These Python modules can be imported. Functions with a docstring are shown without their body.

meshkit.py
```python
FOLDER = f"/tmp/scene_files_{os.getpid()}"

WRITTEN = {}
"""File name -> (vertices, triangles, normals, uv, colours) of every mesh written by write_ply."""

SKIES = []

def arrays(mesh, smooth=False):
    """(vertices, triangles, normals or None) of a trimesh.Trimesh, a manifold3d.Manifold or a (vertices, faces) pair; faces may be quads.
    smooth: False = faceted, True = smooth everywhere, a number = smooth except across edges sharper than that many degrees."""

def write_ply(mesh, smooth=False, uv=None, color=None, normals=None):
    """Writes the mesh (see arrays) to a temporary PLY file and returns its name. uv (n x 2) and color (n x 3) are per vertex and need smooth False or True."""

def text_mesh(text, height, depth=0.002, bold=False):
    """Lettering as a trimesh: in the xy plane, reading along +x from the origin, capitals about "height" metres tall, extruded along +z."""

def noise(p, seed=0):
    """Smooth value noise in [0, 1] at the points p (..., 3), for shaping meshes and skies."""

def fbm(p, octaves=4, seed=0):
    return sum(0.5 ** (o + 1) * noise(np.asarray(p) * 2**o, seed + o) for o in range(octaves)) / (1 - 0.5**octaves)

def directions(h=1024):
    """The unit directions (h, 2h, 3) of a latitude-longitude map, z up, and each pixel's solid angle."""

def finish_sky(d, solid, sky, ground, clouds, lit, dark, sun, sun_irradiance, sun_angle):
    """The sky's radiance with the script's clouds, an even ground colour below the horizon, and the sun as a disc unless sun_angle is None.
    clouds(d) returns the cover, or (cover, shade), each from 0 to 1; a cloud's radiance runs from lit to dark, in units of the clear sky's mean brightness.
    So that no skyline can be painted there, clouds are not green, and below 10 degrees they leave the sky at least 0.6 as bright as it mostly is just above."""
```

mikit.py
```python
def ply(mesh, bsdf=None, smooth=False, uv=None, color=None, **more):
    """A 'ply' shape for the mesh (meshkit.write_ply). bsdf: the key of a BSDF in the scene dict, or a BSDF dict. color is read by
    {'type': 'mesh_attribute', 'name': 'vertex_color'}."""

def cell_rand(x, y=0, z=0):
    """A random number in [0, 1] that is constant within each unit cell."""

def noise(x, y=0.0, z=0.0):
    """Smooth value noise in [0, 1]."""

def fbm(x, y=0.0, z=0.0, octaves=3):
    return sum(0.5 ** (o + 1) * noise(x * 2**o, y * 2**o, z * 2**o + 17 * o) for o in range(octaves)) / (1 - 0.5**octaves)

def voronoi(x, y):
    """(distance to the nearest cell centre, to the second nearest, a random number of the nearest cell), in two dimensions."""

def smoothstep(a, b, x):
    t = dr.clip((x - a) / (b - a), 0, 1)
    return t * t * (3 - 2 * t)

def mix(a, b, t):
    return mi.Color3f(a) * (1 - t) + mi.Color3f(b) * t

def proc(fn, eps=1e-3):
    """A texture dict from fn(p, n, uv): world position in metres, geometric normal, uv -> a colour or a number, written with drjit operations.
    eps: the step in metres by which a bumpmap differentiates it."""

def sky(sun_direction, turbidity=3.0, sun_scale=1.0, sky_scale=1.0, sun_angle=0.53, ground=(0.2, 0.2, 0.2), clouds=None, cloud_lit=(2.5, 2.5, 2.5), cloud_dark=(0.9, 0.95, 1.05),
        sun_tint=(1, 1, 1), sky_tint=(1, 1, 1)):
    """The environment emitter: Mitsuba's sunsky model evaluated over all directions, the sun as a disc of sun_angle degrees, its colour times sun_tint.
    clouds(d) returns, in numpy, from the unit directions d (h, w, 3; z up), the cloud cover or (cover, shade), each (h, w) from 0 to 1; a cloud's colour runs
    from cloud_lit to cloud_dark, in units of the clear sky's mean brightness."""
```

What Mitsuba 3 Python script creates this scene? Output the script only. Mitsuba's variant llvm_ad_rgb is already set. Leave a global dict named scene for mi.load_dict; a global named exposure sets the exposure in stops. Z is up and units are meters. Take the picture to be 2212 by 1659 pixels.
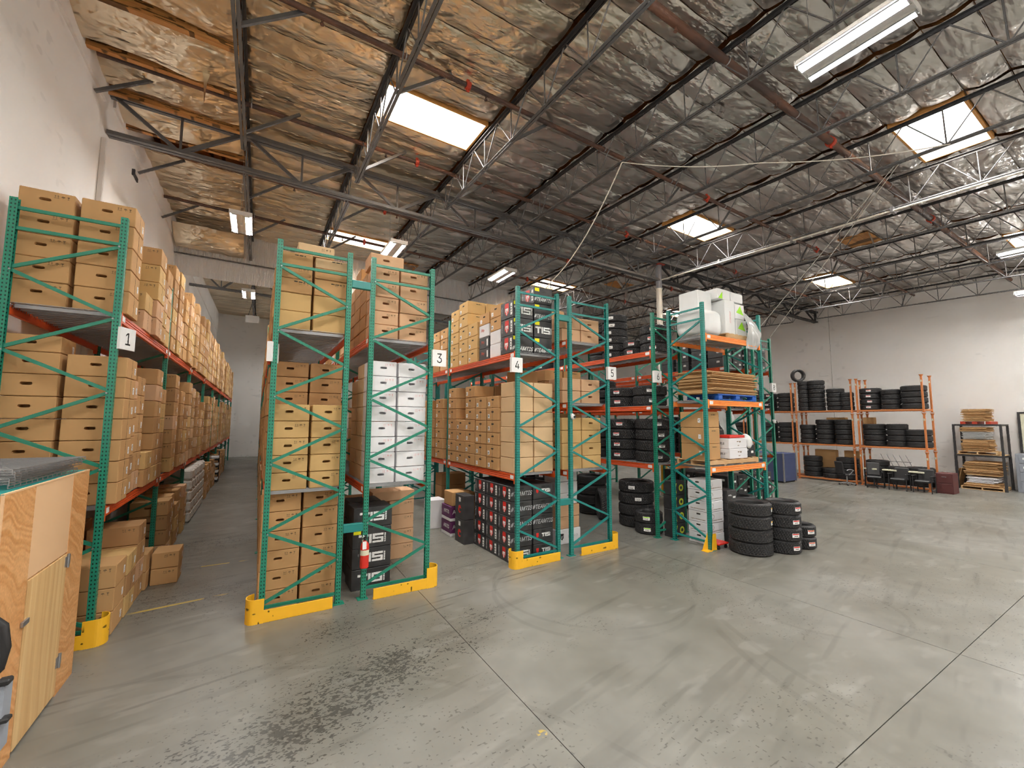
import math, random, re, numpy as np, trimesh, mitsuba as mi, mikit, meshkit
from mikit import noise, fbm, smoothstep, mix, cell_rand, proc
from shapely.geometry import Polygon, LineString, Point, box as sbox
from shapely.ops import unary_union
import drjit as dr

scene, labels = {}, {}
T = mi.ScalarTransform4f
rng, rng2 = random.Random(7), random.Random(11)

# ---------------------------------------------------------------- camera, lights, exposure
CAM_H = 2.83
pitch, yaw, roll = 0.0875780947, 0.542309538, 0.00324334457
FW = np.array([math.sin(yaw) * math.cos(pitch), math.cos(yaw) * math.cos(pitch), math.sin(pitch)])
RI = np.array([math.cos(yaw), -math.sin(yaw), 0.0])
UP = np.cross(RI, FW)
UP = UP * math.cos(roll) - RI * math.sin(roll)
scene['camera'] = {'type': 'perspective', 'fov': 2 * math.degrees(math.atan(1106 / 907.5)), 'fov_axis': 'x', 'near_clip': 0.05, 'far_clip': 200.0,
                   'to_world': T().look_at(origin=[0, 0, CAM_H], target=[float(v) for v in np.array([0, 0, CAM_H]) + FW], up=[float(v) for v in UP])}
SKYLIGHT, LED = 23.0, 66.0          # radiance of the daylit skylight domes and of the LED tubes
exposure = 1.30


# ---------------------------------------------------------------- helpers
def numbered(name):
    k, i = name, 0
    while k in scene or k in labels or k in USED:
        i += 1
        k = f'{name}_{i:03d}'
    USED.add(k)
    return k


USED = set()
NEXT = {}


def uniq(name):
    n = NEXT.get(name, -1) + 1
    NEXT[name] = n
    return name if n == 0 else f'{name}_{n:03d}'


def thing(name, label, cat, group=None, kind=None):
    k = uniq(name)
    label = re.sub(r'\b(rack|racks) (\d)', lambda m: m[1] + ' ' + ['', 'one', 'two', 'three', 'four', 'five', 'six', 'seven', 'eight'][int(m[2])], label)
    labels[k] = {'label': label}
    if cat: labels[k]['category'] = cat
    if group: labels[k]['group'] = group
    if kind: labels[k]['kind'] = kind
    return k


def put(shape, M=None):
    return shape if M is None else {**shape, 'to_world': T(np.asarray(M, float).tolist())}


def part(parent, name, shape, M=None, label=None, kind=None):
    k = uniq(parent + '__' + name)
    scene[k] = put(shape, M)
    if label or kind:
        labels[k] = {}
        if label: labels[k]['label'] = label
        if kind: labels[k]['kind'] = kind
    return k


def tr(x=0, y=0, z=0, rz=0.0, s=(1, 1, 1), rx=0.0, ry=0.0):
    def rot(a, ax):
        return trimesh.transformations.rotation_matrix(math.radians(a), ax)
    M = np.eye(4)
    if rz: M = M @ rot(rz, [0, 0, 1])
    if ry: M = M @ rot(ry, [0, 1, 0])
    if rx: M = M @ rot(rx, [1, 0, 0])
    M = M @ np.diag([s[0], s[1], s[2], 1.0])
    M[:3, 3] = [x, y, z]
    return M


def bx(x0, x1, y0, y1, z0, z1):
    m = trimesh.creation.box([x1 - x0, y1 - y0, z1 - z0])
    m.apply_translation([(x0 + x1) / 2, (y0 + y1) / 2, (z0 + z1) / 2])
    return m


def rbx(x0, x1, y0, y1, z0, z1, r=.01):
    pts = []
    for ix in (0, 1):
        for iy in (0, 1):
            for iz in (0, 1):
                c = np.array([(x0, x1)[ix], (y0, y1)[iy], (z0, z1)[iz]])
                s = np.array([1 - 2 * ix, 1 - 2 * iy, 1 - 2 * iz]) * r
                for k in range(3):
                    o = s.copy(); o[k] = 0
                    pts.append(c + o)
    return trimesh.convex.convex_hull(np.array(pts))


def cat(*ms):
    out = []
    for m in ms:
        out += m if isinstance(m, list) else [m]
    return trimesh.util.concatenate(out)


def tube(pts, r, sides=6):
    pts = np.asarray(pts, float)
    t = np.gradient(pts, axis=0)
    t /= np.linalg.norm(t, axis=1, keepdims=True) + 1e-12
    ref = np.eye(3)[int(np.argmin(np.abs(t).max(0)))]
    vs = []
    for p, d in zip(pts, t):
        a = np.cross(d, ref); a /= np.linalg.norm(a) + 1e-9
        b = np.cross(d, a)
        for k in range(sides):
            g = 2 * math.pi * k / sides
            vs.append(p + r * (math.cos(g) * a + math.sin(g) * b))
    f = []
    n = len(pts)
    for i in range(n - 1):
        for k in range(sides):
            k2 = (k + 1) % sides
            f += [[i * sides + k, (i + 1) * sides + k, (i + 1) * sides + k2], [i * sides + k, (i + 1) * sides + k2, i * sides + k2]]
    for e in (0, n - 1):
        c = len(vs); vs.append(pts[e])
        for k in range(sides):
            k2 = (k + 1) % sides
            f.append([e * sides + k, e * sides + k2, c] if e == 0 else [e * sides + k2, e * sides + k, c])
    return trimesh.Trimesh(np.array(vs), np.array(f), process=False)


def rod(a, b, r, sides=6):
    return tube([a, b], r, sides)


def ext(poly, h):
    if hasattr(poly, 'geoms'):
        return cat([trimesh.creation.extrude_polygon(g, h, engine='earcut') for g in poly.geoms])
    return trimesh.creation.extrude_polygon(poly, h, engine='earcut')


def lathe(profile, n=32):
    return trimesh.creation.revolve(np.array(profile, float), sections=n)


def frame(p, q, nrm):
    """matrix that takes the unit bar (x width, y thickness, z 0..1) to run from p to q with its thickness along nrm"""
    p, q, nrm = (np.asarray(v, float) for v in (p, q, nrm))
    d = q - p
    L = np.linalg.norm(d)
    z = d / L
    y = nrm - z * (nrm @ z); y /= np.linalg.norm(y)
    x = np.cross(y, z)
    M = np.eye(4)
    M[:3, 0], M[:3, 1], M[:3, 2], M[:3, 3] = x, y, z * L, p
    return M


FACES = {'-y': np.array([[1, 0, 0], [0, 0, -1], [0, 1, 0]], float), '+y': np.array([[-1, 0, 0], [0, 0, 1], [0, 1, 0]], float),
         '-x': np.array([[0, 0, -1], [-1, 0, 0], [0, 1, 0]], float), '+x': np.array([[0, 0, 1], [1, 0, 0], [0, 1, 0]], float),
         '+z': np.eye(3)}


def face(f, x, y, z, s=1.0):
    """matrix: flat thing in the xy plane (reads along +x, thickness +z) onto a face looking to f, its origin at x, y, z"""
    M = np.eye(4)
    M[:3, :3] = FACES[f] * s
    M[:3, 3] = [x, y, z]
    return M


ORD = ['', 'first', 'second', 'third', 'fourth', 'fifth', 'sixth', 'seventh', 'eighth', 'ninth', 'tenth', 'eleventh', 'twelfth', 'thirteenth', 'fourteenth', 'fifteenth', 'sixteenth', 'seventeenth', 'eighteenth', 'nineteenth', 'twentieth', 'twenty-first', 'twenty-second', 'twenty-third', 'twenty-fourth']


def tier(i, n):
    if n == 1: return ''
    if i == 0: return ', lowest'
    if i == n - 1: return ', topmost'
    return f', {ORD[i + 1]} up'


# ---------------------------------------------------------------- materials
def mat(name, rgb, rough=.6, spec=.3, metal=0.0, **k):
    base = {'type': 'rgb', 'value': list(rgb)} if isinstance(rgb, (tuple, list)) else proc(rgb)
    scene[name] = {'type': 'twosided', 'b': {'type': 'principled', 'base_color': base, 'roughness': rough, 'specular': spec, 'metallic': metal, **k}}
    return name


def floor_fn(p, n, uv):
    x, y = p.x, p.y
    a, b = fbm(x * .55, y * .55, octaves=4), fbm(x * 3.1, y * 3.1, 4.0, octaves=3)
    c = mix((.138, .134, .114), (.176, .173, .156), smoothstep(.3, .7, a))
    c = c * (.86 + .28 * b)
    m = mi.Float(0)
    for bx_, by_, r, w in ((.84, 4.75, .75, 1), (1.6, 5.15, .6, .9), (2.4, 5.1, .35, .5), (-.5, 4.6, .7, .55), (.2, 4.4, .5, .7), (.95, 6.3, .45, .65), (2.9, 5.7, .5, .5), (-1.0, 8.6, 1.0, .6), (-.8, 12.0, 1.2, .5)):
        d2 = (dr.square(x - bx_) + dr.square((y - by_) * 1.25)) / (r * r)
        m = m + w * dr.exp(-d2 * 1.3)
    m = dr.minimum(m, 1.2)
    sp = noise(x * 55, y * 80) * .55 + noise(x * 21, y * 30, 3.0) * .45
    dark = smoothstep(.80 - .34 * m, .90 - .34 * m, sp + .0) * smoothstep(.02, .35, m)
    c = c * (1 - .62 * dark) * (1 - .22 * dr.minimum(m, 1))
    pits = smoothstep(.83, .9, noise(x * 34, y * 48, 9.0)) * smoothstep(.45, .6, fbm(x * .9, y * .9, 7.0))
    c = c * (1 - .35 * pits)
    st = smoothstep(.62, .8, fbm(x * .8 + y * .35, y * 7 - x * 1.4, 2.0)) * .16
    c = c * (1 - st)
    for cx, cy, R, w in ((4.9, 5.6, 1.6, .022), (5.2, 5.9, 1.72, .018), (9.5, 1.0, 4.8, .03), (10.2, 1.4, 5.0, .025), (7.6, 3.4, 1.1, .02), (-2, 1.2, 5.1, .02)):
        rr = dr.sqrt(dr.square(x - cx) + dr.square(y - cy))
        c = c * (1 - .11 * (1 - smoothstep(w, w * 2.2, dr.abs(rr - R))) * smoothstep(.35, .6, noise(x * 2.3, y * 2.3, R)))
    for y0, s in ((6.35, .12), (6.18, .12), (5.85, .16)):
        c = c * (1 - .3 * (1 - smoothstep(.012, .03, dr.abs(y - y0 - s * x))) * smoothstep(.3, .55, noise(x * 1.7, y0 * 3)))
    lite = smoothstep(.66, .82, fbm(x * 2.2, y * 5.5, 12.0)) * .14
    c = c * (1 - lite) + mi.Color3f(.33, .325, .31) * lite
    yl = (1 - smoothstep(.02, .045, dr.abs(y - 8.55 - .12 * x))) * smoothstep(-1.6, -1.3, x) * (1 - smoothstep(-.45, -.2, x)) * smoothstep(.35, .5, noise(x * 9, y * 9))
    yl = yl + (1 - smoothstep(.03, .06, dr.sqrt(dr.square(x - 2.35) + dr.square(y - 3.35)))) * smoothstep(.4, .6, noise(x * 40, y * 40))
    yl = yl + (1 - smoothstep(.02, .04, dr.abs(y - 10.3))) * smoothstep(-1.4, -1.2, x) * (1 - smoothstep(-.2, .0, x)) * smoothstep(.5, .6, noise(x * 7, 3.0))
    yl = dr.clip(yl, 0, 1) * .7
    return c * (1 - yl) + mi.Color3f(.52, .36, .05) * yl


scene['m_floor'] = {'type': 'principled', 'base_color': proc(floor_fn), 'roughness': proc(lambda p, n, uv: .24 + .22 * fbm(p.x * 1.3, p.y * 1.3, 3.0)), 'specular': .5}
mat('m_joint', (.05, .045, .04), .9)


def wall_fn(p, n, uv):
    u = p.x + p.y
    a = fbm(u * .35, p.z * .35, octaves=4)
    c = mix((.73, .695, .66), (.81, .785, .76), a)
    s = smoothstep(.74, .84, noise(u * 5.1, p.z * 9.0)) * smoothstep(.55, .75, fbm(u * .7, p.z * .6, 4.0))
    return c * (1 - .12 * s) * (.97 + .06 * noise(u * 1.2, p.z * .15))


mat('m_wall', wall_fn, .85, .2)
FOILBUMP = lambda p, n, uv: .10 * fbm(p.x * 1.5 + p.y * .7, p.y * 2.2, 1.0, octaves=4) + .022 * noise(p.x * 4 + 4 * noise(p.x * 1.5, p.y * 2), p.y * 14) + .006 * noise(p.x * 17, p.y * 40)


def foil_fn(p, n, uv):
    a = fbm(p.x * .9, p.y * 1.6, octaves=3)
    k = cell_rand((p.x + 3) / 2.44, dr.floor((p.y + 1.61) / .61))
    warm_bounce = 1 - smoothstep(2.5, 6.8, p.x)  # warm reflection of cartons and floor painted into the left bays
    c = mix((.66, .63, .595), (.76, .63, .45), warm_bounce * .85)
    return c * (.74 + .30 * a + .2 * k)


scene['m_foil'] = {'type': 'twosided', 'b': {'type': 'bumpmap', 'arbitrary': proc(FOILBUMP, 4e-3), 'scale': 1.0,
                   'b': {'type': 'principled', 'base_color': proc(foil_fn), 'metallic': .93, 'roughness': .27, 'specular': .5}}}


def wood_fn(p, n, uv):
    g = fbm(p.y * 2.0, p.z * 1.2, p.x * 2, octaves=3)
    r = noise((p.z * 16 + p.y * 9 + 9 * g) * 2.4, p.x * 3 + p.y * 2, 2.0)
    f = noise(p.y * 60 + 9 * g, p.z * 70, p.x * 30)
    c = mix((.50, .225, .075), (.66, .36, .16), r)
    return c * (.82 + .3 * f)


mat('m_plywood', wood_fn, .55)
mat('m_plydoor', lambda p, n, uv: mix((.55, .33, .14), (.66, .45, .22), noise(p.y * 26 + 2 * noise(p.z * 1.5, p.y * 6), p.z * .8)) * (.93 + .1 * noise(p.y * 120, p.z * 4)), .55)
mat('m_plypale', (.66, .42, .24), .6)
mat('m_timber', lambda p, n, uv: mix((.36, .14, .035), (.60, .30, .10), fbm(p.x * 1.1, p.z * 34 + p.y * 30, octaves=4)) * (1 - .75 * smoothstep(.66, .74, noise(p.x * 7, p.z * 46, 3.0))), .6)
mat('m_palletwood', lambda p, n, uv: mix((.46, .28, .13), (.62, .43, .24), fbm(p.x * 6, p.y * 6, p.z * 6)), .8)


def post_fn(rgb):
    def fn(p, n, uv):
        v = uv.y / .0508
        fv = (v - dr.floor(v) - .5) * .0508
        hole = (1 - smoothstep(.0055, .0075, dr.abs(dr.abs(uv.x) - .0175))) * (1 - smoothstep(.009, .011, dr.abs(fv)))
        return mi.Color3f(*rgb) * (1 - .93 * hole) * (.9 + .2 * noise(p.x * 3, p.y * 3, p.z * 5))
    return fn


mat('m_post', post_fn((.012, .185, .118)), .38, .5)
mat('m_post_teal', post_fn((.013, .195, .165)), .38, .5)
mat('m_green', (.012, .175, .112), .38, .5)
mat('m_teal', (.012, .19, .175), .38, .5)
mat('m_orange', (.58, .075, .012), .42, .5)
mat('m_orange_bright', (.86, .24, .035), .42, .5)
mat('m_orange_rack', (.56, .19, .06), .5, .4)
mat('m_yellow', lambda p, n, uv: mi.Color3f(.86, .46, .02) * (1 - .85 * smoothstep(.90, .94, noise(p.x * 17 + p.y * 11, p.z * 14)) * (1 - smoothstep(.2, .3, p.z))), .45, .5)
mat('m_galv', (.36, .36, .37), .4, .5, .8)
mat('m_deck', (.36, .365, .38), .5, .5, .5)
mat('m_steel', (.115, .115, .118), .5, .5, .3)
mat('m_darksteel', (.028, .028, .03), .5, .5, .2)
mat('m_pipe', lambda p, n, uv: mix((.05, .032, .028), (.135, .062, .038), smoothstep(.3, .7, fbm(p.x * 2.0, p.y * 5, p.z * 5))), .5, .4)
mat('m_red', (.62, .03, .02), .35, .5)
mat('m_redpipe', (.45, .045, .02), .45, .5)
mat('m_white', (.78, .78, .77), .55, .3)
mat('m_whitepaint', (.80, .755, .66), .5, .4)
mat('m_greypaint', (.25, .27, .31), .5, .4)
mat('m_black', (.015, .015, .016), .5, .4)
mat('m_inkblack', (.03, .026, .022), .8, .2)
mat('m_ink', (.17, .105, .055), .85, .1)
mat('m_redink', (.70, .42, .42), .8, .1)
mat('m_yellowsticker', (.85, .78, .02), .6, .3)
mat('m_shieldred', (.58, .025, .02), .5, .4)
mat('m_greylogo', (.38, .385, .40), .5, .3)
mat('m_blackbox', lambda p, n, uv: mi.Color3f(.022, .022, .024) + .016 * noise(p.x * 9, p.y * 9, p.z * 9), .42, .5)
mat('m_purple', (.10, .02, .085), .5, .4)
mat('m_limegreen', (.35, .75, .03), .5, .3)
mat('m_neonhub', (.52, .58, .05), .5, .3)
mat('m_blueplastic', (.015, .10, .42), .45, .5)
mat('m_bluecase', (.055, .07, .145), .6, .3)
mat('m_burgundy', (.085, .025, .025), .45, .4)
mat('m_chair', (.018, .018, .02), .45, .5)
mat('m_cream', (.68, .66, .50), .5, .3)
mat('m_film', (.52, .53, .52), .16, .6)
mat('m_wrap', (.74, .75, .74), .35, .5)
mat('m_bundle', lambda p, n, uv: mix((.50, .46, .40), (.68, .66, .62), fbm(p.x * 7, p.y * 7, p.z * 16)), .5, .4)
mat('m_smoked', (.075, .072, .068), .14, .7)
scene['m_tyre'] = {'type': 'twosided', 'b': {'type': 'principled', 'base_color': {'type': 'rgb', 'value': [.020, .020, .0215]}, 'roughness': .48, 'specular': .45}}
mat('m_corr', (.80, .80, .80), .4, .5, .35)
mat('m_curb', (.62, .30, .09), .6, .3)
mat('m_shaft', (.80, .77, .70), .6, .3)
mat('m_rope', (.55, .52, .46), .8, .2)
CARD = {}
for nm, rgb in (('tan', (.47, .275, .122)), ('tan2', (.42, .24, .105)), ('peach', (.56, .345, .20)), ('yellow', (.53, .345, .145)), ('dark', (.36, .20, .09)), ('pale', (.60, .415, .235))):
    CARD[nm] = mat('m_card_' + nm, rgb, .78, .2)
mat('m_cardsheet', lambda p, n, uv: mix((.40, .23, .10), (.56, .36, .18), cell_rand(p.z * 90, p.x * .6)), .85, .2)
mat('m_whitecard', (.74, .735, .75), .6, .25)
mat('m_tape', (.40, .24, .11), .35, .4)
scene['m_skylens'] = {'type': 'diffuse', 'reflectance': {'type': 'rgb', 'value': [.8, .8, .8]}}


# ================================================================ the shell
X_L, X_R, Y_B, Y_F = -3.0, 27.7, 38.8, -7.0
SP, PN, PY0 = 2.44, .61, 2.05           # joist spacing, insulation width, phase of the insulation seams


def ceil_z(x, y):
    return 9.47 + .04 * y - .016 * x


SHEAR = lambda x, y, dz=0.0: np.array([[1, 0, 0, x], [0, 1, 0, y], [-.016, .04, 1, ceil_z(x, y) + dz], [0, 0, 0, 1.0]])

# floor: poured slabs with saw-cut joints between them
fk = thing('floor', 'worn grey polished concrete slab floor with dark stains and tyre marks', None, kind='structure')
scene[fk] = mikit.ply(bx(X_L - .3, X_R + .3, Y_F - .3, Y_B + .3, -.25, -.03), 'm_joint')
xs = [X_L - .05, -2.64, 2.43, 7.5, 12.57, 17.64, 22.71, X_R + .05]
ys = [Y_F - .05, 1.8, 12.0, 22.2, 32.4, Y_B + .05]
for i in range(len(xs) - 1):
    for j in range(len(ys) - 1):
        m = bx(xs[i] + .004, xs[i + 1] - .004, ys[j] + .004, ys[j + 1] - .004, -.06, 0)
        part(fk, 'slab', mikit.ply(m, 'm_floor'))

# walls
k = thing('wall_left', 'white painted concrete wall behind the first rack', None, kind='structure')
scene[k] = mikit.ply(bx(X_L - .25, X_L, Y_F, Y_B + .25, 0, 11.6), 'm_wall')
part(k, 'pilaster', mikit.ply(rbx(X_L, X_L + .10, 11.2, 11.75, 0, 8.55, .015), 'm_wall'))
part(k, 'ledge', mikit.ply(cat(bx(X_L, X_L + .05, Y_F, 11.2, 9.3, 10.4), bx(X_L, X_L + .05, 11.75, Y_B, 9.55, 11.0)), 'm_wall'))
part(k, 'bracket', mikit.ply(cat(bx(X_L, X_L + .03, 13.55, 14.0, 8.98, 9.08), bx(X_L, X_L + .06, 13.5, 13.55, 8.95, 9.1)), 'm_darksteel'))
k = thing('wall_back', 'white wall at the far end of the aisles', None, kind='structure')
scene[k] = mikit.ply(bx(X_L - .25, X_R + .25, Y_B, Y_B + .25, 0, 11.6), 'm_wall')
k = thing('wall_right', 'white concrete panel wall behind the orange tyre racks', None, kind='structure')
ws = [Y_F, -1.2, 10.9, 23.0, Y_B]
for a, b in zip(ws[:-1], ws[1:]):
    part(k, 'panel', mikit.ply(bx(X_R, X_R + .25, a + .008, b - .008, 0, 11.2), 'm_wall'))
part(k, 'joint', mikit.ply(bx(X_R + .03, X_R + .2, Y_F, Y_B, 0, 11.2), 'm_joint'))
k = thing('wall_front', 'white wall behind the camera', None, kind='structure')
scene[k] = mikit.ply(bx(X_L - .25, X_R + .25, Y_F - .25, Y_F, 0, 11), 'm_wall')

# ceiling: a deck with sagging foil insulation panels under it
ck = thing('ceiling', 'sagging silver foil insulation panels under the warehouse roof', None, kind='structure')
deck = np.array([[x, y, ceil_z(x, y) + .75] for x in (X_L - .3, X_R + .3) for y in (Y_F - .3, Y_B + .3)])
dv = np.vstack([deck, deck + [0, 0, .2]])
scene[ck] = mikit.ply(trimesh.convex.convex_hull(dv), 'm_timber')


def panel_mesh(seed, w=SP - .10, d=PN - .012, sag=.07, nx=26, ny=8):
    u, v = np.meshgrid(np.linspace(0, 1, nx + 1), np.linspace(0, 1, ny + 1), indexing='ij')
    P = np.stack([u * 4 + seed * 13.1, v * 2.5, u * 0 + seed], -1)
    z = -sag * (4 * v * (1 - v)) ** .8 * (.6 + .8 * meshkit.noise(P * .7)) - .05 * (meshkit.fbm(P, 3) - .5) - .035 * (meshkit.fbm(P * [2.6, 1.6, 1] + 5, 3) - .5) * np.sin(math.pi * v) - .03 * np.sin(math.pi * u)
    V = np.stack([u * w, v * d, z], -1).reshape(-1, 3)
    F = []
    for i in range(nx):
        for j in range(ny):
            a = i * (ny + 1) + j
            F += [[a, a + 1, a + ny + 2], [a, a + ny + 2, a + ny + 1]]
    k = len(V)              # the stapled lip that hangs along one seam
    lip = [[i * w / 24, .004 + .006 * ((i * 7 + seed) % 3), -.004 - (.030 if (i * 5 + seed * 3) % 4 else .008)] for i in range(25)]
    V = np.vstack([V, [[q[0], 0, .0] for q in lip], lip])
    F += [f for i in range(24) for f in ([k + i, k + i + 1, k + 26 + i], [k + i, k + 26 + i, k + 25 + i])]
    return trimesh.Trimesh(V, F, process=False)


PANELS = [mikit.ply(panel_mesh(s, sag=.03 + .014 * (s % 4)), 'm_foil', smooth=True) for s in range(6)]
SKYQ = {(2, 5), (6, 0), (6, 5), (10, 5), (10, 0), (2, 12), (6, 12), (10, 12), (2, 0), (2, -5), (6, -5), (10, -5)}
SKY = SKYQ
HOLES = {(b, 2 * r + e) for b, r in SKYQ for e in (0, 1)}
far = []
for b in range(0, 13):
    x0 = X_L + SP * b
    for r in range(-16, 61):
        y0 = PY0 + PN * r
        if y0 < Y_F - .8 or y0 > Y_B or (b, r) in HOLES: continue
        if b == 0 and 2 <= r <= 19: continue                    # the torn bay with bare timber
        s = rng.randrange(6)
        if 0 <= r <= 23 and b <= 11:
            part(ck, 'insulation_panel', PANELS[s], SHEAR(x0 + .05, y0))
        else:
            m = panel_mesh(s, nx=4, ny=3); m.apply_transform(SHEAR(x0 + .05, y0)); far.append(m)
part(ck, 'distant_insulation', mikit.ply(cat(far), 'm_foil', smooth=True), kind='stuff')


# first bay: torn sheets drooping below bare timber purlins
def droop_mesh(seed, d, drop0, drop1, w=SP - .12, nx=16, ny=10):
    u, v = np.meshgrid(np.linspace(0, 1, nx + 1), np.linspace(0, 1, ny + 1), indexing='ij')
    P = np.stack([u * 3.5 + seed * 7.7, v * 3, u * 0 + seed], -1)
    z = -(drop0 + (drop1 - drop0) * v) - .10 * np.sin(math.pi * v) * (.5 + meshkit.noise(P * .6)) - .09 * (meshkit.fbm(P * 1.3, 3) - .5)
    y = v * d + .06 * np.sin(5 * u + seed) * (v > .9)
    V = np.stack([u * w, y, z], -1).reshape(-1, 3)
    F = []
    for i in range(nx):
        for j in range(ny):
            a = i * (ny + 1) + j
            F += [[a, a + 1, a + ny + 2], [a, a + ny + 2, a + ny + 1]]
    return trimesh.Trimesh(V, F, process=False)


for i, y0 in enumerate((3.7, 5.3, 6.9, 8.5, 9.85, 11.2, 12.5)):
    p = bx(0, SP, 0, .11, -.30, .36)
    part(ck, 'timber_purlin', mikit.ply(p, 'm_timber'), SHEAR(X_L, y0, -.12))
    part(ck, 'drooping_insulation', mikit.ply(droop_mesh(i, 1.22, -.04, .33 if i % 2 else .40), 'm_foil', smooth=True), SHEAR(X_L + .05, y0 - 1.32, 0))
part(ck, 'torn_strip', mikit.ply(cat([ext(Polygon([(0, 0), (.16, .02), (.10, -.3), (.07, -.75), (.045, -.3)]), .01)]), 'm_foil'), tr(-1.25, 9.55, 9.62, 0, rx=90))


# ---------------------------------------------------------------- steel roof frame
UNIT = mikit.ply(bx(-.5, .5, -.5, .5, 0, 1), 'm_steel')
UNITD = mikit.ply(bx(-.5, .5, -.5, .5, 0, 1), 'm_darksteel')
UNITW = mikit.ply(bx(-.5, .5, -.5, .5, 0, 1), 'm_whitepaint')
RODU = mikit.ply(trimesh.creation.cylinder(1, 1, sections=6).apply_translation([0, 0, .5]), 'm_steel')
RODD = mikit.ply(trimesh.creation.cylinder(1, 1, sections=6).apply_translation([0, 0, .5]), 'm_darksteel')


def bar(u, parent, name, p, q, w, t, nrm, label=None):
    M = frame(p, q, nrm)
    M[:3, 0] *= w; M[:3, 1] *= t
    return part(parent, name, u, M, label)


def angle_pair(L, w=.05, gap=.018, t=.007):
    """a double-angle chord 1 m long: two L profiles back to back"""
    ms = []
    for s in (-1, 1):
        pts = [(s * gap / 2, 0), (s * (gap / 2 + w), 0), (s * (gap / 2 + w), t), (s * (gap / 2 + t), t), (s * (gap / 2 + t), w), (s * gap / 2, w)]
        ms.append(ext(Polygon(pts), 1.0))
    return cat(ms)


CHORD = mikit.ply(angle_pair(1), 'm_steel')
CHORDD = mikit.ply(angle_pair(1, w=.06), 'm_darksteel')


def chord_at(shape, parent, name, p, q, flip=False):
    M = frame(p, q, [0, 0, -1 if flip else 1])
    return part(parent, name, shape, M)


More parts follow.
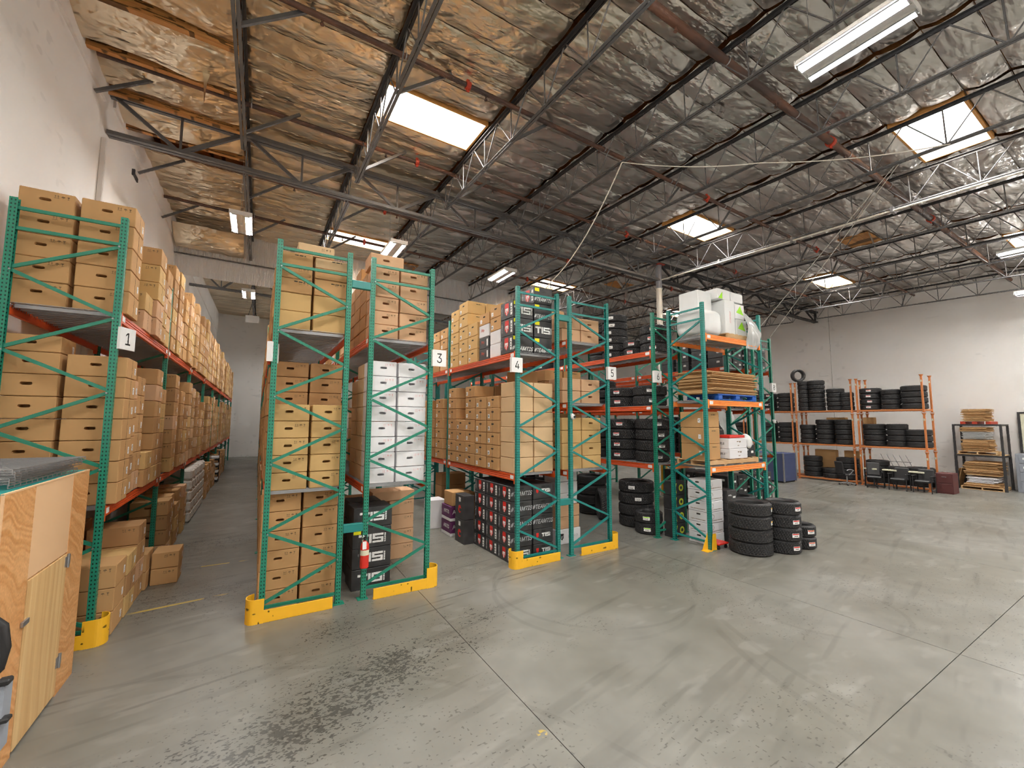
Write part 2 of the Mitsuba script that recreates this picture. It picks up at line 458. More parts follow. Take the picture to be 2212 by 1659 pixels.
DEP = .82
where_j = ['second', 'third', 'fourth', 'fifth', 'sixth', 'seventh', 'eighth', 'ninth', 'tenth', 'eleventh', 'twelfth', 'thirteenth']
for jn in range(1, 13):
    x = X_L + SP * jn
    for sn, (ya, yb) in enumerate(((-.7, 11.5), (11.5, 23.7), (23.7, 35.9))):
        if sn == 2 and jn > 4: continue
        seg = ['in front of the long girder', 'behind the long girder', 'behind the corrugated curtain'][sn]
        j = thing('steel_joist', f'dark open-web steel roof joist, {ORD[jn]} from the left wall, {seg}', 'roof joist', 'steel roof joists')
        zt = lambda y: ceil_z(x, y) - .16
        zb = lambda y: ceil_z(x, y) - .16 - DEP
        chord_at(CHORDD, j, 'top_chord', (x, ya + .02, zt(ya)), (x, yb - .02, zt(yb)), True)
        yc0, yc1 = ya + .61, yb - .61
        white = jn == 7 and sn == 0
        chord_at(CHORD, j, 'bottom_chord', (x, yc0, zb(yc0)), (x, yc1, zb(yc1)))
        n = 9
        step = (yc1 - yc0) / n
        for i in range(n + 1):
            yn = yc0 + step * i
            for q in ((yn - .61, zt(yn - .61)), (yn + .61, zt(yn + .61)), (yn + .02, zt(yn))):
                M = frame((x, yn, zb(yn)), (x, q[0], q[1]), [1, 0, 0])
                M[:3, 0] *= .013; M[:3, 1] *= .013
                part(j, 'web', RODU, M)
        if jn <= 4:
            for yk in ((7.3, 10.3) if sn == 0 else (13.7, 16.8) if sn == 1 else ()):
                bar(UNIT, j, 'kicker_brace', (x + .03, yk - .1, zb(yk) + .03), (x + 1.05, yk - .1, ceil_z(x + 1.05, yk) - .12), .06, .05, [0, 1, 0])
                if jn == 1: bar(UNIT, j, 'kicker_brace', (X_L + .02, yk + .3, zb(yk) + .2), (X_L + .95, yk + .3, ceil_z(x, yk) - .12), .06, .05, [0, 1, 0])
        elif sn < 2:
            for yk in ((7.3,) if sn == 0 else (13.7, 16.8)):
                bar(UNIT, j, 'kicker_brace', (x + .03, yk, zb(yk) + .03), (x + .7, yk, ceil_z(x + .7, yk) - .16), .045, .04, [0, 1, 0])

for gn, (yg, xa, xb) in enumerate(((11.5, X_L, 14.08), (11.5, 14.08, X_R), (23.7, X_L, 14.08), (23.7, 14.08, X_R))):
    lab = ['long grey steel girder truss from the left wall to the round column', 'dark steel girder truss from the round column to the right wall',
           'steel girder truss seen under the corrugated curtain', 'steel girder truss far right behind the round column line'][gn]
    g = thing('girder_truss', lab, 'girder truss')
    zt = lambda x: ceil_z(x, yg) - .30
    zb = (lambda x: 8.80 - .006 * (x + 3)) if gn < 2 else (lambda x: ceil_z(x, yg) - 1.45)
    GM = UNITD if gn == 1 else UNIT
    for s in (-1, 1):
        bar(GM, g, 'top_chord', (xa, yg + s * .065, zt(xa)), (xb, yg + s * .065, zt(xb)), .09, .10, [0, 1, 0])
        bar(GM, g, 'bottom_chord', (xa + .02, yg + s * .06, zb(xa)), (xb - .05, yg + s * .06, zb(xb)), .08, .09, [0, 1, 0])
    kk = int(round((xb - xa) / SP))
    for i in range(kk):
        xn = xa + SP * (i + .5)
        if xn > xb: break
        bar(GM, g, 'web', (xn, yg, zb(xn)), (xn - SP / 2 + .05, yg, zt(xn - SP / 2)), .07, .06, [0, 1, 0])
        bar(GM, g, 'web', (xn, yg, zb(xn)), (min(xn + SP / 2 - .05, xb), yg, zt(min(xn + SP / 2, xb))), .085, .07, [0, 1, 0])
        bar(GM, g, 'web', (xn, yg, zb(xn)), (xn, yg, zt(xn)), .045, .045, [0, 1, 0])
k = thing('column', 'round steel roof column, grey above, cream below, yellow foot', 'column', kind='structure')
scene[k] = mikit.ply(rod((14.08, 11.5, 1.2), (14.08, 11.5, 8.35), .12, 24), 'm_whitepaint', smooth=40)
part(k, 'upper_band', mikit.ply(rod((14.08, 11.5, 8.35), (14.08, 11.5, ceil_z(14.08, 11.5) - .35), .12, 24), 'm_greypaint', smooth=40))
part(k, 'yellow_foot', mikit.ply(rod((14.08, 11.5, 0), (14.08, 11.5, 1.2), .125, 24), 'm_yellow', smooth=40))
part(k, 'cap_plate', mikit.ply(bx(13.9, 14.26, 11.3, 11.7, ceil_z(14.08, 11.5) - .37, ceil_z(14.08, 11.5) - .34), 'm_redpipe'))

# sprinkler pipes along x
for pn, (yp, r) in enumerate(((4.02, .075), (7.12, .05), (10.25, .05), (13.55, .05), (16.7, .05))):
    s = thing('sprinkler_pipe', f'rusty brown sprinkler pipe under the foil ceiling, {ORD[pn + 1]} from the front', 'sprinkler pipe', 'sprinkler pipes')
    zc = lambda x: ceil_z(x, yp) - .26
    xa, xb = (-.5 if pn in (0, 1) else X_L + .1), X_R - .3
    scene[s] = mikit.ply(rod((xa, yp, zc(xa)), (xb, yp, zc(xb)), r, 12), 'm_pipe', smooth=40)
    for xh in np.arange(-.6 + (pn % 2) * 1.2, X_R - 1, 3.05):
        hd = cat(rod((0, 0, -r), (0, 0, -r - .07), .017, 8), rod((0, 0, -r - .07), (0, 0, -r - .085), .035, 8))
        part(s, 'sprinkler_head', mikit.ply(hd, 'm_pipe'), tr(xh, yp, zc(xh)))
    for xh in (3.25, 10.9, 17.5):
        cp = cat(trimesh.creation.cylinder(r + .03, .09, sections=12).apply_transform(tr(ry=90)), bx(-.03, .03, -.02, .02, -r - .07, r + .07))
        part(s, 'coupling', mikit.ply(cp, 'm_redpipe'), tr(xh, yp, zc(xh)), 'red pipe coupling')
    for jn in range(1, 13):
        xh = X_L + SP * jn
        part(s, 'hanger', mikit.ply(cat(lathe([(r + .004, -.012), (r + .012, -.012), (r + .012, .012), (r + .004, .012)], 12).apply_transform(tr(ry=90)), bx(-.006, .006, -.006, .006, r, .18)), 'm_galv'), tr(xh + .12, yp, zc(xh)))

# skylights
LENS = mikit.ply(trimesh.Trimesh([[0, 0, 0], [0, 1, 0], [1, 1, 0], [1, 0, 0]], [[0, 1, 2], [0, 2, 3]], process=False), 'm_skylens')
WIRE = [(.12, .14), (.88, .14)]
for n, (b, r) in enumerate(sorted(SKY)):
    x0, y0, x1, y1 = X_L + SP * b + .06, PY0 + PN * 2 * r + .02, X_L + SP * (b + 1) - .06, PY0 + PN * 2 * (r + 1) - .02
    inview = {(2, 5): 'large skylight with timber curb above the second and third racks', (6, 0): 'skylight at upper right beside the hanging tube light', (6, 5): 'skylight left of the round column, above the tyre racks',
              (10, 5): 'skylight near the right wall girder end', (10, 0): 'skylight cut by the right edge of the photo', (2, 12): 'skylight just in front of the corrugated curtain, above stacked cartons', (6, 12): 'skylight above the black cartons signed 4'}
    lab = inview.get((b, r), f'daylit skylight out of view, {["", "", "left", "", "", "", "middle", "", "", "", "right"][b]} bay, {"behind the camera" if r < 0 else "over the camera" if r < 5 else "near the curtain"}')
    s = thing('skylight', lab, 'skylight')
    w, d, h = x1 - x0, y1 - y0, .55
    t = .045
    cur = cat(bx(0, w, 0, t, -.07, .05), bx(0, w, d - t, d, -.07, .05), bx(0, t, t, d - t, -.07, .05), bx(w - t, w, t, d - t, -.07, .05))
    part(s, 'curb', mikit.ply(cur, 'm_curb'), SHEAR(x0, y0), 'orange timber curb')
    sh = cat(bx(0, w, 0, .03, .05, h), bx(0, w, d - .03, d, .05, h), bx(0, .03, .03, d - .03, .05, h), bx(w - .03, w, .03, d - .03, .05, h))
    part(s, 'shaft', mikit.ply(sh, 'm_shaft'), SHEAR(x0, y0))
    M = SHEAR(x0 + .02, y0 + .02, h - .02) @ np.diag([w - .04, d - .04, 1, 1.0])
    scene[s + '__diffuser'] = {**put(LENS, M), 'emitter': {'type': 'area', 'radiance': {'type': 'rgb', 'value': [SKYLIGHT * 1.0, SKYLIGHT * .985, SKYLIGHT * .95]}}}
    wires = [bx(.03, w - .03, yy - .004, yy + .004, zz - .004, zz + .004) for yy in (.10, d - .10) for zz in (.16, .24)] + \
            [bx(xx - .004, xx + .004, yy - .004, yy + .004, .08, .36) for xx in np.linspace(.3, w - .3, 4) for yy in (.10, d - .10)]
    part(s, 'guard_wire', mikit.ply(cat(wires), 'm_whitepaint'), SHEAR(x0, y0))


# tube light fixtures (two LED tubes under a white tray)
def fixture(x, y, z, L, label, cw=.50):
    f = thing('tube_light', label, 'ceiling light', 'hanging tube lights')
    part(f, 'housing', mikit.ply(cat(rbx(-cw / 2, cw / 2, -L / 2, L / 2, .03, .10, .012), bx(-.02, .02, -L / 2, L / 2, .015, .03), bx(-cw / 2, cw / 2, -L / 2 - .01, -L / 2, -.01, .1), bx(-cw / 2, cw / 2, L / 2, L / 2 + .01, -.01, .1)), 'm_white'), tr(x, y, z))
    for s in (-1, 1):
        lp = [(-s * .050, -.030), (s * .050, -.030), (s * .062, .012)]
        t = mikit.ply(trimesh.Trimesh([[a, e * s * (L / 2 - .02), b] for a, b in lp for e in (-1, 1)], [f for i in range(2) for f in ([2 * i, 2 * i + 1, 2 * i + 3], [2 * i, 2 * i + 3, 2 * i + 2])], process=False), 'm_skylens')
        part(f, 'tube_tray', mikit.ply(bx(-.045, .045, -L / 2 + .01, L / 2 - .01, -.006, .03), 'm_white'), tr(x + s * cw * .29, y, z))
        kx = uniq(f + '__tube')
        scene[kx] = {**put(t, tr(x + s * cw * .29, y, z)), 'emitter': {'type': 'area', 'radiance': {'type': 'rgb', 'value': [LED, LED, LED * .97]}}}
    for s in (-1, 1):
        ys_ = y + s * L * .42
        part(f, 'hanger_wire', mikit.ply(rod((x, ys_, z + .1), (x, ys_, ceil_z(x, ys_) + .3), .004, 4), 'm_galv'))
    part(f, 'sensor', mikit.ply(rod((x, y, z + .0), (x, y, z - .03), .03, 10), 'm_white'))


fixture(6.74, 2.15, 8.0, 1.24, 'large twin tube light at upper right under the joists')
fixture(-.62, 12.9, 8.0, 1.22, 'twin tube light high over the aisle between racks 1 and 3')
fixture(3.3, 12.5, 8.0, 1.22, 'twin tube light above the cartons beside sign 3')
fixture(7.25, 12.75, 8.0, 1.22, 'twin tube light hanging left of the black cartons, above the far joists')
fixture(-.60, 21.2, 8.25, 1.22, 'twin tube light seen under the corrugated curtain')
fixture(19.6, 2.45, 8.0, 1.22, 'upper tube light cut by the right edge of the photo')
fixture(24.2, 2.85, 7.6, 1.22, 'lower tube light at the right edge in front of the wall')
for lab, x, y in (('tube light over the camera, out of view at left', -.6, 2.1), ('tube light over the camera, out of view', 3.1, 2.1), ('tube light behind the camera at left', -.6, -4), ('tube light behind the camera', 6.7, -4), ('tube light behind the camera at right', 14.6, -4)):
    fixture(x, y, 8.0, 1.22, lab)  # unseen lamps; the ones over the camera are added for light
for i, (x, y) in enumerate(((1.7, 27.0), (1.9, 34), (3.6, 21.4), (3.6, 29.0), (7.2, 22.5))):
    fixture(x, y, 8.2, 1.22, f'added fill light deep in the hall, {ORD[i + 1]} of those hidden by racks or curtain')  # lamps added out of sight to raise the fill in the aisles

# corrugated draft curtain hanging across the building
dk = thing('draft_curtain', 'corrugated galvanised steel sheet curtain hanging below the roof', 'draft curtain')
YC = 19.7
for x0 in np.arange(X_L, 17.0, 2.0):
    n = 27
    per = 2.0 / n
    prof = []
    for i in range(n):
        prof += [(i * per, 0), (i * per + per * .38, 0), (i * per + per * .5, .034), (i * per + per * .88, .034)]
    prof.append((n * per, 0))
    V, F = [], []
    for (a, b) in prof:
        V += [[x0 + a, YC + b, 8.31 - .009 * (x0 + a + 3)], [x0 + a, YC + b, ceil_z(x0, YC) - .02]]
    for i in range(len(prof) - 1):
        F += [[2 * i, 2 * i + 2, 2 * i + 3], [2 * i, 2 * i + 3, 2 * i + 1]]
    part(dk, 'corrugated_sheet', mikit.ply(trimesh.Trimesh(V, F, process=False), 'm_corr'))
part(dk, 'rail', mikit.ply(cat(rod((X_L, YC - .04, 9.12), (17, YC - .04, 8.95), .03, 6)), 'm_steel'))
dh = droop_mesh(11, 1.1, .45, 1.0, w=SP - .3, nx=24, ny=12)
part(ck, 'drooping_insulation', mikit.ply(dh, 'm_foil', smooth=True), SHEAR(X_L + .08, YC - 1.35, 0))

# loose cables and ropes
def sagline(a, b, sag, n=14):
    a, b = np.array(a, float), np.array(b, float)
    t = np.linspace(0, 1, n)[:, None]
    return a * (1 - t) + b * t - np.array([0, 0, 1]) * sag * 4 * t * (1 - t)


zJ = lambda jn, y: ceil_z(X_L + SP * jn, y) - .98
k = thing('cable', 'white cable dropping from a joist down to the blue racks', 'cable')
c0 = (6.72, 6.4, zJ(4, 6.4) - .02)
scene[k] = mikit.ply(tube(np.vstack([sagline(c0, (6.62, 8.9, 6.6), .3), sagline((6.62, 8.9, 6.6), (5.95, 10.4, 6.0), .25)[1:]]), .013, 6), 'm_whitepaint')
k = thing('cable', 'white cable slung along the ceiling from joist to joist', 'cable')
scene[k] = mikit.ply(tube(np.vstack([sagline(c0, (9.2, 4.7, zJ(5, 4.7) - .03), .1), sagline((9.2, 4.7, zJ(5, 4.7) - .03), (11.64, 2.3, zJ(6, 2.3)), .1)[1:]]), .011, 6), 'm_whitepaint')
for i, (xe, ye) in enumerate(((13.56, 7.42), (14.46, 7.38))):
    k = thing('rope', ['left', 'right'][i] + ' one of two ropes running down from a joist to the rack 8 posts', 'rope')
    scene[k] = mikit.ply(tube(sagline((11.75 + .08 * i, 3.1, 8.55), (xe, ye, 5.62), .0), .009, 5), 'm_rope')
k = thing('conduit', 'long white conduit pipe clipped under a joist right of the column', 'conduit')
scene[k] = mikit.ply(cat(rod((13.9, 11.2, zJ(7, 11.2) - .10), (13.9, .2, zJ(7, .2) - .10), .028, 8)), 'm_whitepaint', smooth=40)
for y in np.arange(1.5, 11, 2.4): part(k, 'clip', mikit.ply(bx(13.86, 14.1, y - .03, y + .03, zJ(7, y) - .14, zJ(7, y) + .01), 'm_galv'))
# more torn insulation flaps
for (x, y, s) in ((4.9, 18.6, 1.0), (14.8, 14.6, .9), (17.6, 5.6, .8)):
    fl = cat(ext(Polygon([(0, 0), (1.1, .02), (.95, -.18), (.72, -.95), (.5, -.45)]), .012))
    part(ck, 'torn_flap', mikit.ply(fl, 'm_foil'), tr(x, y, ceil_z(x, y) - .1, 10, (s, s, s), rx=80))
    part(ck, 'bare_deck', mikit.ply(bx(0, 1.2, 0, .9, 0, .02), 'm_timber'), SHEAR(x, y, -.09))


# ================================================================ pallet racks
RZ = 5.60                                   # height of the rack uprights
PITCH = 3.56                                # one bay


def post_mesh(h, w=.076, d=.072, t=.006):
    """C-shaped post, open to +x; front faces -y and -x carry the hole pattern through uv (metres from the middle of the face)"""
    loop = [(-w / 2, -d / 2), (w / 2, -d / 2), (w / 2, -d / 2 + t), (-w / 2 + t, -d / 2 + t), (-w / 2 + t, d / 2 - t), (w / 2, d / 2 - t), (w / 2, d / 2), (-w / 2, d / 2)]
    # a shallow groove down the middle of the two flanges
    V, UV, F = [], [], []
    n = len(loop)
    for i in range(n):
        a, b = np.array(loop[i]), np.array(loop[(i + 1) % n])
        L = np.linalg.norm(b - a)
        k = len(V)
        for q, u in ((a, -L / 2), (b, L / 2)):
            for z in (0, h):
                V.append([q[0], q[1], z]); UV.append([u, z])
        F += [[k, k + 2, k + 3], [k, k + 3, k + 1]]
    # foot plate
    fp = bx(-.09, .07, -.07, .07, 0, .012)
    k = len(V)
    V += fp.vertices.tolist(); UV += [[9, 9]] * len(fp.vertices); F += (fp.faces + k).tolist()
    # top lips
    cap = bx(-w / 2, -w / 2 + t, -d / 2, d / 2, h - .001, h)
    k = len(V)
    V += cap.vertices.tolist(); UV += [[9, 9]] * len(cap.vertices); F += (cap.faces + k).tolist()
    return trimesh.Trimesh(V, F, process=False), np.array(UV)


POSTS, BRACES = {}, {}


def post(mt, h=RZ):
    if (mt, h) not in POSTS:
        m, uv = post_mesh(h)
        POSTS[mt, h] = mikit.ply(m, mt, uv=uv)
    return POSTS[mt, h]


def channel(mt, w=.042, d=.032, t=.005):
    if mt not in BRACES:
        pts = [(-w / 2, -d / 2), (-w / 2 + .009, -d / 2), (-w / 2 + .009, -d / 2 + t), (-w / 2 + t, -d / 2 + t), (-w / 2 + t, d / 2 - t), (w / 2 - t, d / 2 - t), (w / 2 - t, -d / 2 + t), (w / 2 - .009, -d / 2 + t), (w / 2 - .009, -d / 2), (w / 2, -d / 2), (w / 2, d / 2), (-w / 2, d / 2)]
        BRACES[mt] = mikit.ply(ext(Polygon(pts), 1.0), mt)
    return BRACES[mt]


BOLT = mikit.ply(trimesh.creation.cylinder(.011, .012, sections=8), 'm_galv')


def upright(rack, x0, y0, x1, y1, flip, mt='m_post', mb='m_green', h=RZ, detail=True):
    """frame with posts at (x0, y0) and (x1, y1); flip: the first diagonal starts at the second post"""
    f = uniq(rack + '__upright_frame')
    USED.add(f)
    d = np.array([x1 - x0, y1 - y0]); L = np.linalg.norm(d); d = d / L
    ang = math.degrees(math.atan2(d[1], d[0]))
    nrm = np.array([d[1], -d[0], 0])
    scene[f] = put(channel(mb), frame([x0 + d[0] * .03, y0 + d[1] * .03, h - .12], [x1 - d[0] * .03, y1 - d[1] * .03, h - .12], nrm))
    part(f, 'post', post(mt, h), tr(x0, y0, 0, ang))
    part(f, 'post', post(mt, h), tr(x1, y1, 0, ang + 180))
    P = lambda e, z: [(x0 + d[0] * .03, y0 + d[1] * .03, z), (x1 - d[0] * .03, y1 - d[1] * .03, z)][e]
    part(f, 'brace', channel(mb), frame(P(0, h - .38), P(1, h - .38), nrm))
    part(f, 'brace', channel(mb), frame(P(0, .16), P(1, .16), nrm))
    z = h - .40
    e = 1 if flip else 0
    nd = 10
    st = (z - .2) / nd
    for i in range(nd):
        a, b = P(e, z - st * i - .02), P(1 - e, z - st * (i + 1) + .02)
        part(f, 'brace', channel(mb), frame(a, b, nrm))
        if detail:
            part(f, 'bolt', BOLT, tr(a[0] + nrm[0] * .04, a[1] + nrm[1] * .04, a[2]) @ frame([0, 0, 0], nrm, [0, 0, 1]) @ np.diag([1, 1, 1, 1]))
        e = 1 - e
    return f


BEAMS = {}


def beam_shape(L, mt):
    if (L, mt) not in BEAMS:
        h, w = .125, .044
        pts = [(-w / 2, 0), (w / 2, 0), (w / 2, h - .042), (w / 2 - .018, h - .042), (w / 2 - .018, h), (-w / 2, h), (-w / 2, h * .72), (-w / 2 + .007, h * .66), (-w / 2 + .007, h * .58), (-w / 2, h * .52), (-w / 2, h * .44), (-w / 2 + .007, h * .38), (-w / 2 + .007, h * .30), (-w / 2, h * .24)]
        m = ext(Polygon(pts), L)                      # profile in xy (x out of the face, y up), along z
        m.apply_transform(np.array([[1, 0, 0, 0], [0, 0, 1, 0], [0, 1, 0, 0], [0, 0, 0, 1.0]]))
        m.invert()
        pl = [bx(-w / 2 - .006, w / 2, a - .02, a + .02, -.06, h + .02) for a in (.02, L - .02)]
        BEAMS[L, mt] = mikit.ply(cat(m, *pl), mt)
    return BEAMS[L, mt]


STICK = mikit.ply(cat(bx(-.0015, 0, 0, .13, 0, .075)), 'm_white')
STICKINK = mikit.ply(cat(*[bx(-.0025, -.001, .015 + i * .011, .019 + i * .011 + .003 * (i % 3), .02, .058) for i in range(9)]), 'm_black')


def beam(rack, side, x, y, z, L=PITCH - .06, mt='m_orange', along='y', sticker=True):
    """side -1: the outer face looks to -x (along y) or -y (along x)"""
    if along == 'y':
        M = tr(x, y, z, 0, (1, 1, 1)) if side < 0 else tr(x, y + L, z, 180)
    else:
        M = tr(x + L, y, z, 90) if side < 0 else tr(x, y, z, -90)
    b = part(rack, 'beam', beam_shape(L, mt), M)
    if sticker:
        for yy in (.05, L - .2):
            part(b, 'tag', STICK, M @ tr(-.023, yy, .03), 'small white location tag')
    return b


def deck_mesh(depth, L):
    """wire deck: long wires, cross wires bent over the beams, channel bars beneath; origin at a corner, x across, y along"""
    ms = []
    for x in np.arange(.03, depth, .105): ms.append(bx(x - .003, x + .003, 0, L, .0, .006))
    for y in np.arange(.025, L, .064):
        ms.append(bx(-.03, depth + .03, y - .003, y + .003, .006, .012))
        ms += [bx(-.033, -.027, y - .003, y + .003, -.045, .012), bx(depth + .027, depth + .033, y - .003, y + .003, -.045, .012)]
    for y in np.arange(.10, L, .17):
        ms.append(bx(.005, depth - .005, y - .026, y + .026, -.046, -.001))
    return cat(*ms)


DECKS = {}


def deck(rack, x, y, z, depth, L, along='y'):
    key = (round(depth, 3), round(L, 3))
    if key not in DECKS: DECKS[key] = mikit.ply(deck_mesh(depth, L), 'm_deck')
    M = tr(x, y, z) if along == 'y' else tr(x + L, y, z, 90)
    part(rack, 'wire_deck', DECKS[key], M)


def rack_row(label, xl, xr, yf, nb, levels, flip, mt='m_post', mb='m_green', near_sticker=True, pitch=PITCH):
    r = thing('pallet_rack', label, 'pallet rack', 'green pallet racks')
    for b in range(nb + 1):
        y = yf + pitch * b
        upright(r, xl, y, xr, y, flip, mt, mb, detail=(b == 0))
    for b in range(nb):
        y0 = yf + pitch * b + .04
        L = pitch - .08
        for z in levels:
            beam(r, -1, xl - .012, y0, z - .125, L, sticker=b < 3)
            beam(r, 1, xr + .012, y0, z - .125, L, sticker=b < 3)
            for h in range(2):
                deck(r, xl + .035, y0 + .03 + h * (L / 2), z + .004, xr - xl - .07, L / 2 - .05)
    return r


ZL, ZU = 1.76, 4.24
rack_row('long green pallet rack against the left wall, signed 1', -2.74, -1.70, 7.55, 8, (1.68, 4.28), True)
rack_row('green pallet rack with tan cartons, left of the white cartons, unsigned end', .17, 1.19, 7.2, 8, (ZL, ZU), False)
rack_row('green pallet rack holding the white cartons, signed 3', 1.57, 2.62, 7.2, 3, (ZL, ZU), False)
rack_row('green pallet rack with the black lettered cartons, signed 4', 4.47, 5.47, 7.2, 3, (ZL, ZU), True, mt='m_post_teal', mb='m_teal')
rack_row('teal pallet rack with three shelf levels, signed 5', 5.82, 6.93, 7.2, 3, (ZL, 3.22, 4.62), False, mt='m_post_teal', mb='m_teal')
rack_row('green pallet rack full of tyres, signed 6', 8.52, 9.56, 7.2, 3, (ZL, 3.22, 4.62), False)
rack_row('green pallet rack of black wheel boxes behind the cross rack', 12.1, 13.12, 7.45, 2, (1.78, 3.22, 4.5), True)
rack_row('green pallet rack of black boxes signed 8', 13.5, 14.52, 7.45, 2, (1.78, 3.22, 4.5), False)
xr_ = thing('pallet_rack', 'short teal cross rack with bright orange beams in front of rack 6', 'pallet rack', 'green pallet racks')
XF, XB, XA, XE = 5.93, 6.86, 8.72, 11.08
upright(xr_, XA, XB, XA, XF, True, 'm_post_teal', 'm_teal')
upright(xr_, XE, XB, XE, XF, True, 'm_post_teal', 'm_teal')
for z in (1.80, 3.32, 4.86):
    beam(xr_, -1, XA + .04, XF - .012, z - .125, XE - XA - .08, 'm_orange_bright', 'x')
    beam(xr_, 1, XA + .04, XB + .012, z - .125, XE - XA - .08, 'm_orange_bright', 'x', sticker=False)
    for h in range(2):
        L = (XE - XA - .08) / 2
        deck(xr_, XA + .06 + h * L, XF + .035, z + .004, XB - XF - .07, L - .04, 'x')
# row spacers between back-to-back racks
for (xa, xb, rk, mt) in ((1.23, 1.53, 'pallet_rack_002', 'm_teal'), (5.51, 5.78, 'pallet_rack_004', 'm_teal')):
    for z in (1.06, 5.02):
        part(rk, 'row_spacer', mikit.ply(rbx(xa, xb, 7.16, 7.24, z, z + .13, .006), mt))

# signs on the rack ends
PL = mikit.ply(rbx(0, .26, -.004, .004, 0, .30, .002), 'm_white')


def sign(txt, x, y, z, label, rz=0):
    s = thing('aisle_sign', label, 'aisle sign', 'rack number signs')
    scene[s] = put(PL, tr(x, y, z, rz))
    part(s, 'fold', mikit.ply(bx(0, .006, 0, .07, 0, .30), 'm_white'), tr(x, y, z, rz))
    if txt:
        t = meshkit.text_mesh(txt, .17, .002)
        c = t.bounds.mean(0)
        t.apply_translation([-c[0], -c[1], 0])
        t.apply_scale([.78, 1, 1])
        part(s, 'number', mikit.ply(t, 'm_black'), tr(x, y, z, rz) @ face('-y', .13, -.004, .15))
    return s


sign('3', 2.62, 7.10, 3.80, 'white sign with a black 3 on the right post of the white carton rack')
sign('4', 4.28, 7.12, 3.80, 'white sign with a black 4 on the post beside the black cartons')
sign('5', 6.88, 7.12, 3.79, 'white sign with a black 5 on the right post of the teal rack')
sign('6', 8.46, 7.12, 3.80, 'white sign with a black 6 beside the tyre rack')
sign('8', 14.38, 7.36, 3.80, 'white sign with a black 8 on the rearmost green rack end')
sign('1', -1.64, 7.50, 3.78, 'white sign with a black 1 turned edge-on on the left wall rack', 65)
sign('', .13, 7.13, 3.70, 'blank-looking white sign seen edge-on beside the tan cartons', 68)

# yellow end guards
def guard(xa, xb, y, nose, label, nh=.33, rh=.17):
    """rail from xa to xb in front of the frame; nose -1 / +1: the rounded nose wraps the post at xa / xb"""
    g = thing('end_guard', label, 'end guard', 'yellow rack end guards')
    xn = xa if nose < 0 else xb
    s = nose
    arc = [(xn + s * (.02 + .10 * math.sin(a)), y + .11 - .13 * math.cos(a)) for a in np.linspace(0, math.pi, 16)]
    line = [(xn - s * .10, y - .02)] + arc
    scene[g] = mikit.ply(ext(LineString(line).buffer(.006, cap_style=2), nh), 'm_yellow')
    r0, r1 = (xa - .02 + .0, xb) if nose < 0 else (xa, xb + .02)
    part(g, 'rail', mikit.ply(rbx(r0, r1, y - .024, y - .010, .004, rh, .003), 'm_yellow'))
    bl = [(r0 + .04, 0), (r1 - .04, 0)]
    part(g, 'floor_plate', mikit.ply(bx(r0, r1, y - .02, y + .05, 0.001, .010), 'm_yellow'))


guard(.10, 1.10, 7.08, -1, 'yellow end guard with rounded nose under the tan carton rack')
guard(1.70, 2.68, 7.08, 1, 'yellow end guard under the white carton rack, nose at its right')
guard(4.42, 5.42, 7.08, -1, 'yellow end guard in front of the black lettered cartons')
guard(5.98, 6.98, 7.08, 1, 'yellow end guard under the teal rack signed 5')
guard(-2.70, -1.64, 7.42, 1, 'yellow end guard beside the plywood cabinet')
pg = thing('post_protector', 'yellow sloped post protector at the cross rack front corner', 'post protector')
scene[pg] = mikit.ply(cat(ext(Polygon([(0, 0), (.26, 0), (.26, .36), (.19, .36), (0, .03)]), .012).apply_transform(tr(8.50, 5.98, 0, rx=90)), ext(Polygon([(0, 0), (.17, 0), (.15, .36), (.04, .36)]), .012).apply_transform(tr(8.66, 5.86, 0, rx=90)), bx(8.48, 8.82, 5.84, 6.0, 0, .012)), 'm_yellow')
pg = thing('post_protector', 'yellow post protector at the foot of the rack signed 8', 'post protector')
scene[pg] = mikit.ply(cat(bx(14.46, 14.66, 7.36, 7.372, 0, .36), bx(14.648, 14.66, 7.36, 7.55, 0, .36)), 'm_yellow')


# ================================================================ cartons
PLYC = {}


def boxmesh(w, d, h, hole, hx=0.0, hz=.12):
    m = rbx(-w / 2, w / 2, -d / 2, d / 2, 0, h, .008)
    if hole:
        st = LineString([(-.038, 0), (.038, 0)]).buffer(.0195, 4)
        tool = ext(st, .16)
        tool.apply_transform(face('-y', hx, -d / 2 + .15, h / 2 + hz * (h - .12)))
        m = trimesh.boolean.difference([m, tool], engine='manifold')
    return m


def icons(s=1.0):
    """printed handling marks: two arrows over a bar, an umbrella, a glass"""
    a = [sbox(-.002, 0, .002, .028), Polygon([(-.010, .022), (.010, .022), (0, .036)]), sbox(-.014, -.006, .040, -.002)]
    a += [Polygon([(x + .026, y) for x, y in ((-.010, .022), (.010, .022), (0, .036))]), sbox(.024, 0, .028, .028)]
    u = [Point(.075, .014).buffer(.018, 4).intersection(sbox(.05, .014, .1, .04)), sbox(.073, -.004, .077, .016)]
    g = [Polygon([(.112, .034), (.138, .034), (.130, .014), (.120, .014)]), sbox(.123, -.002, .127, .014), sbox(.114, -.006, .136, -.002)]
    return ext(unary_union(a + u + g), .001)


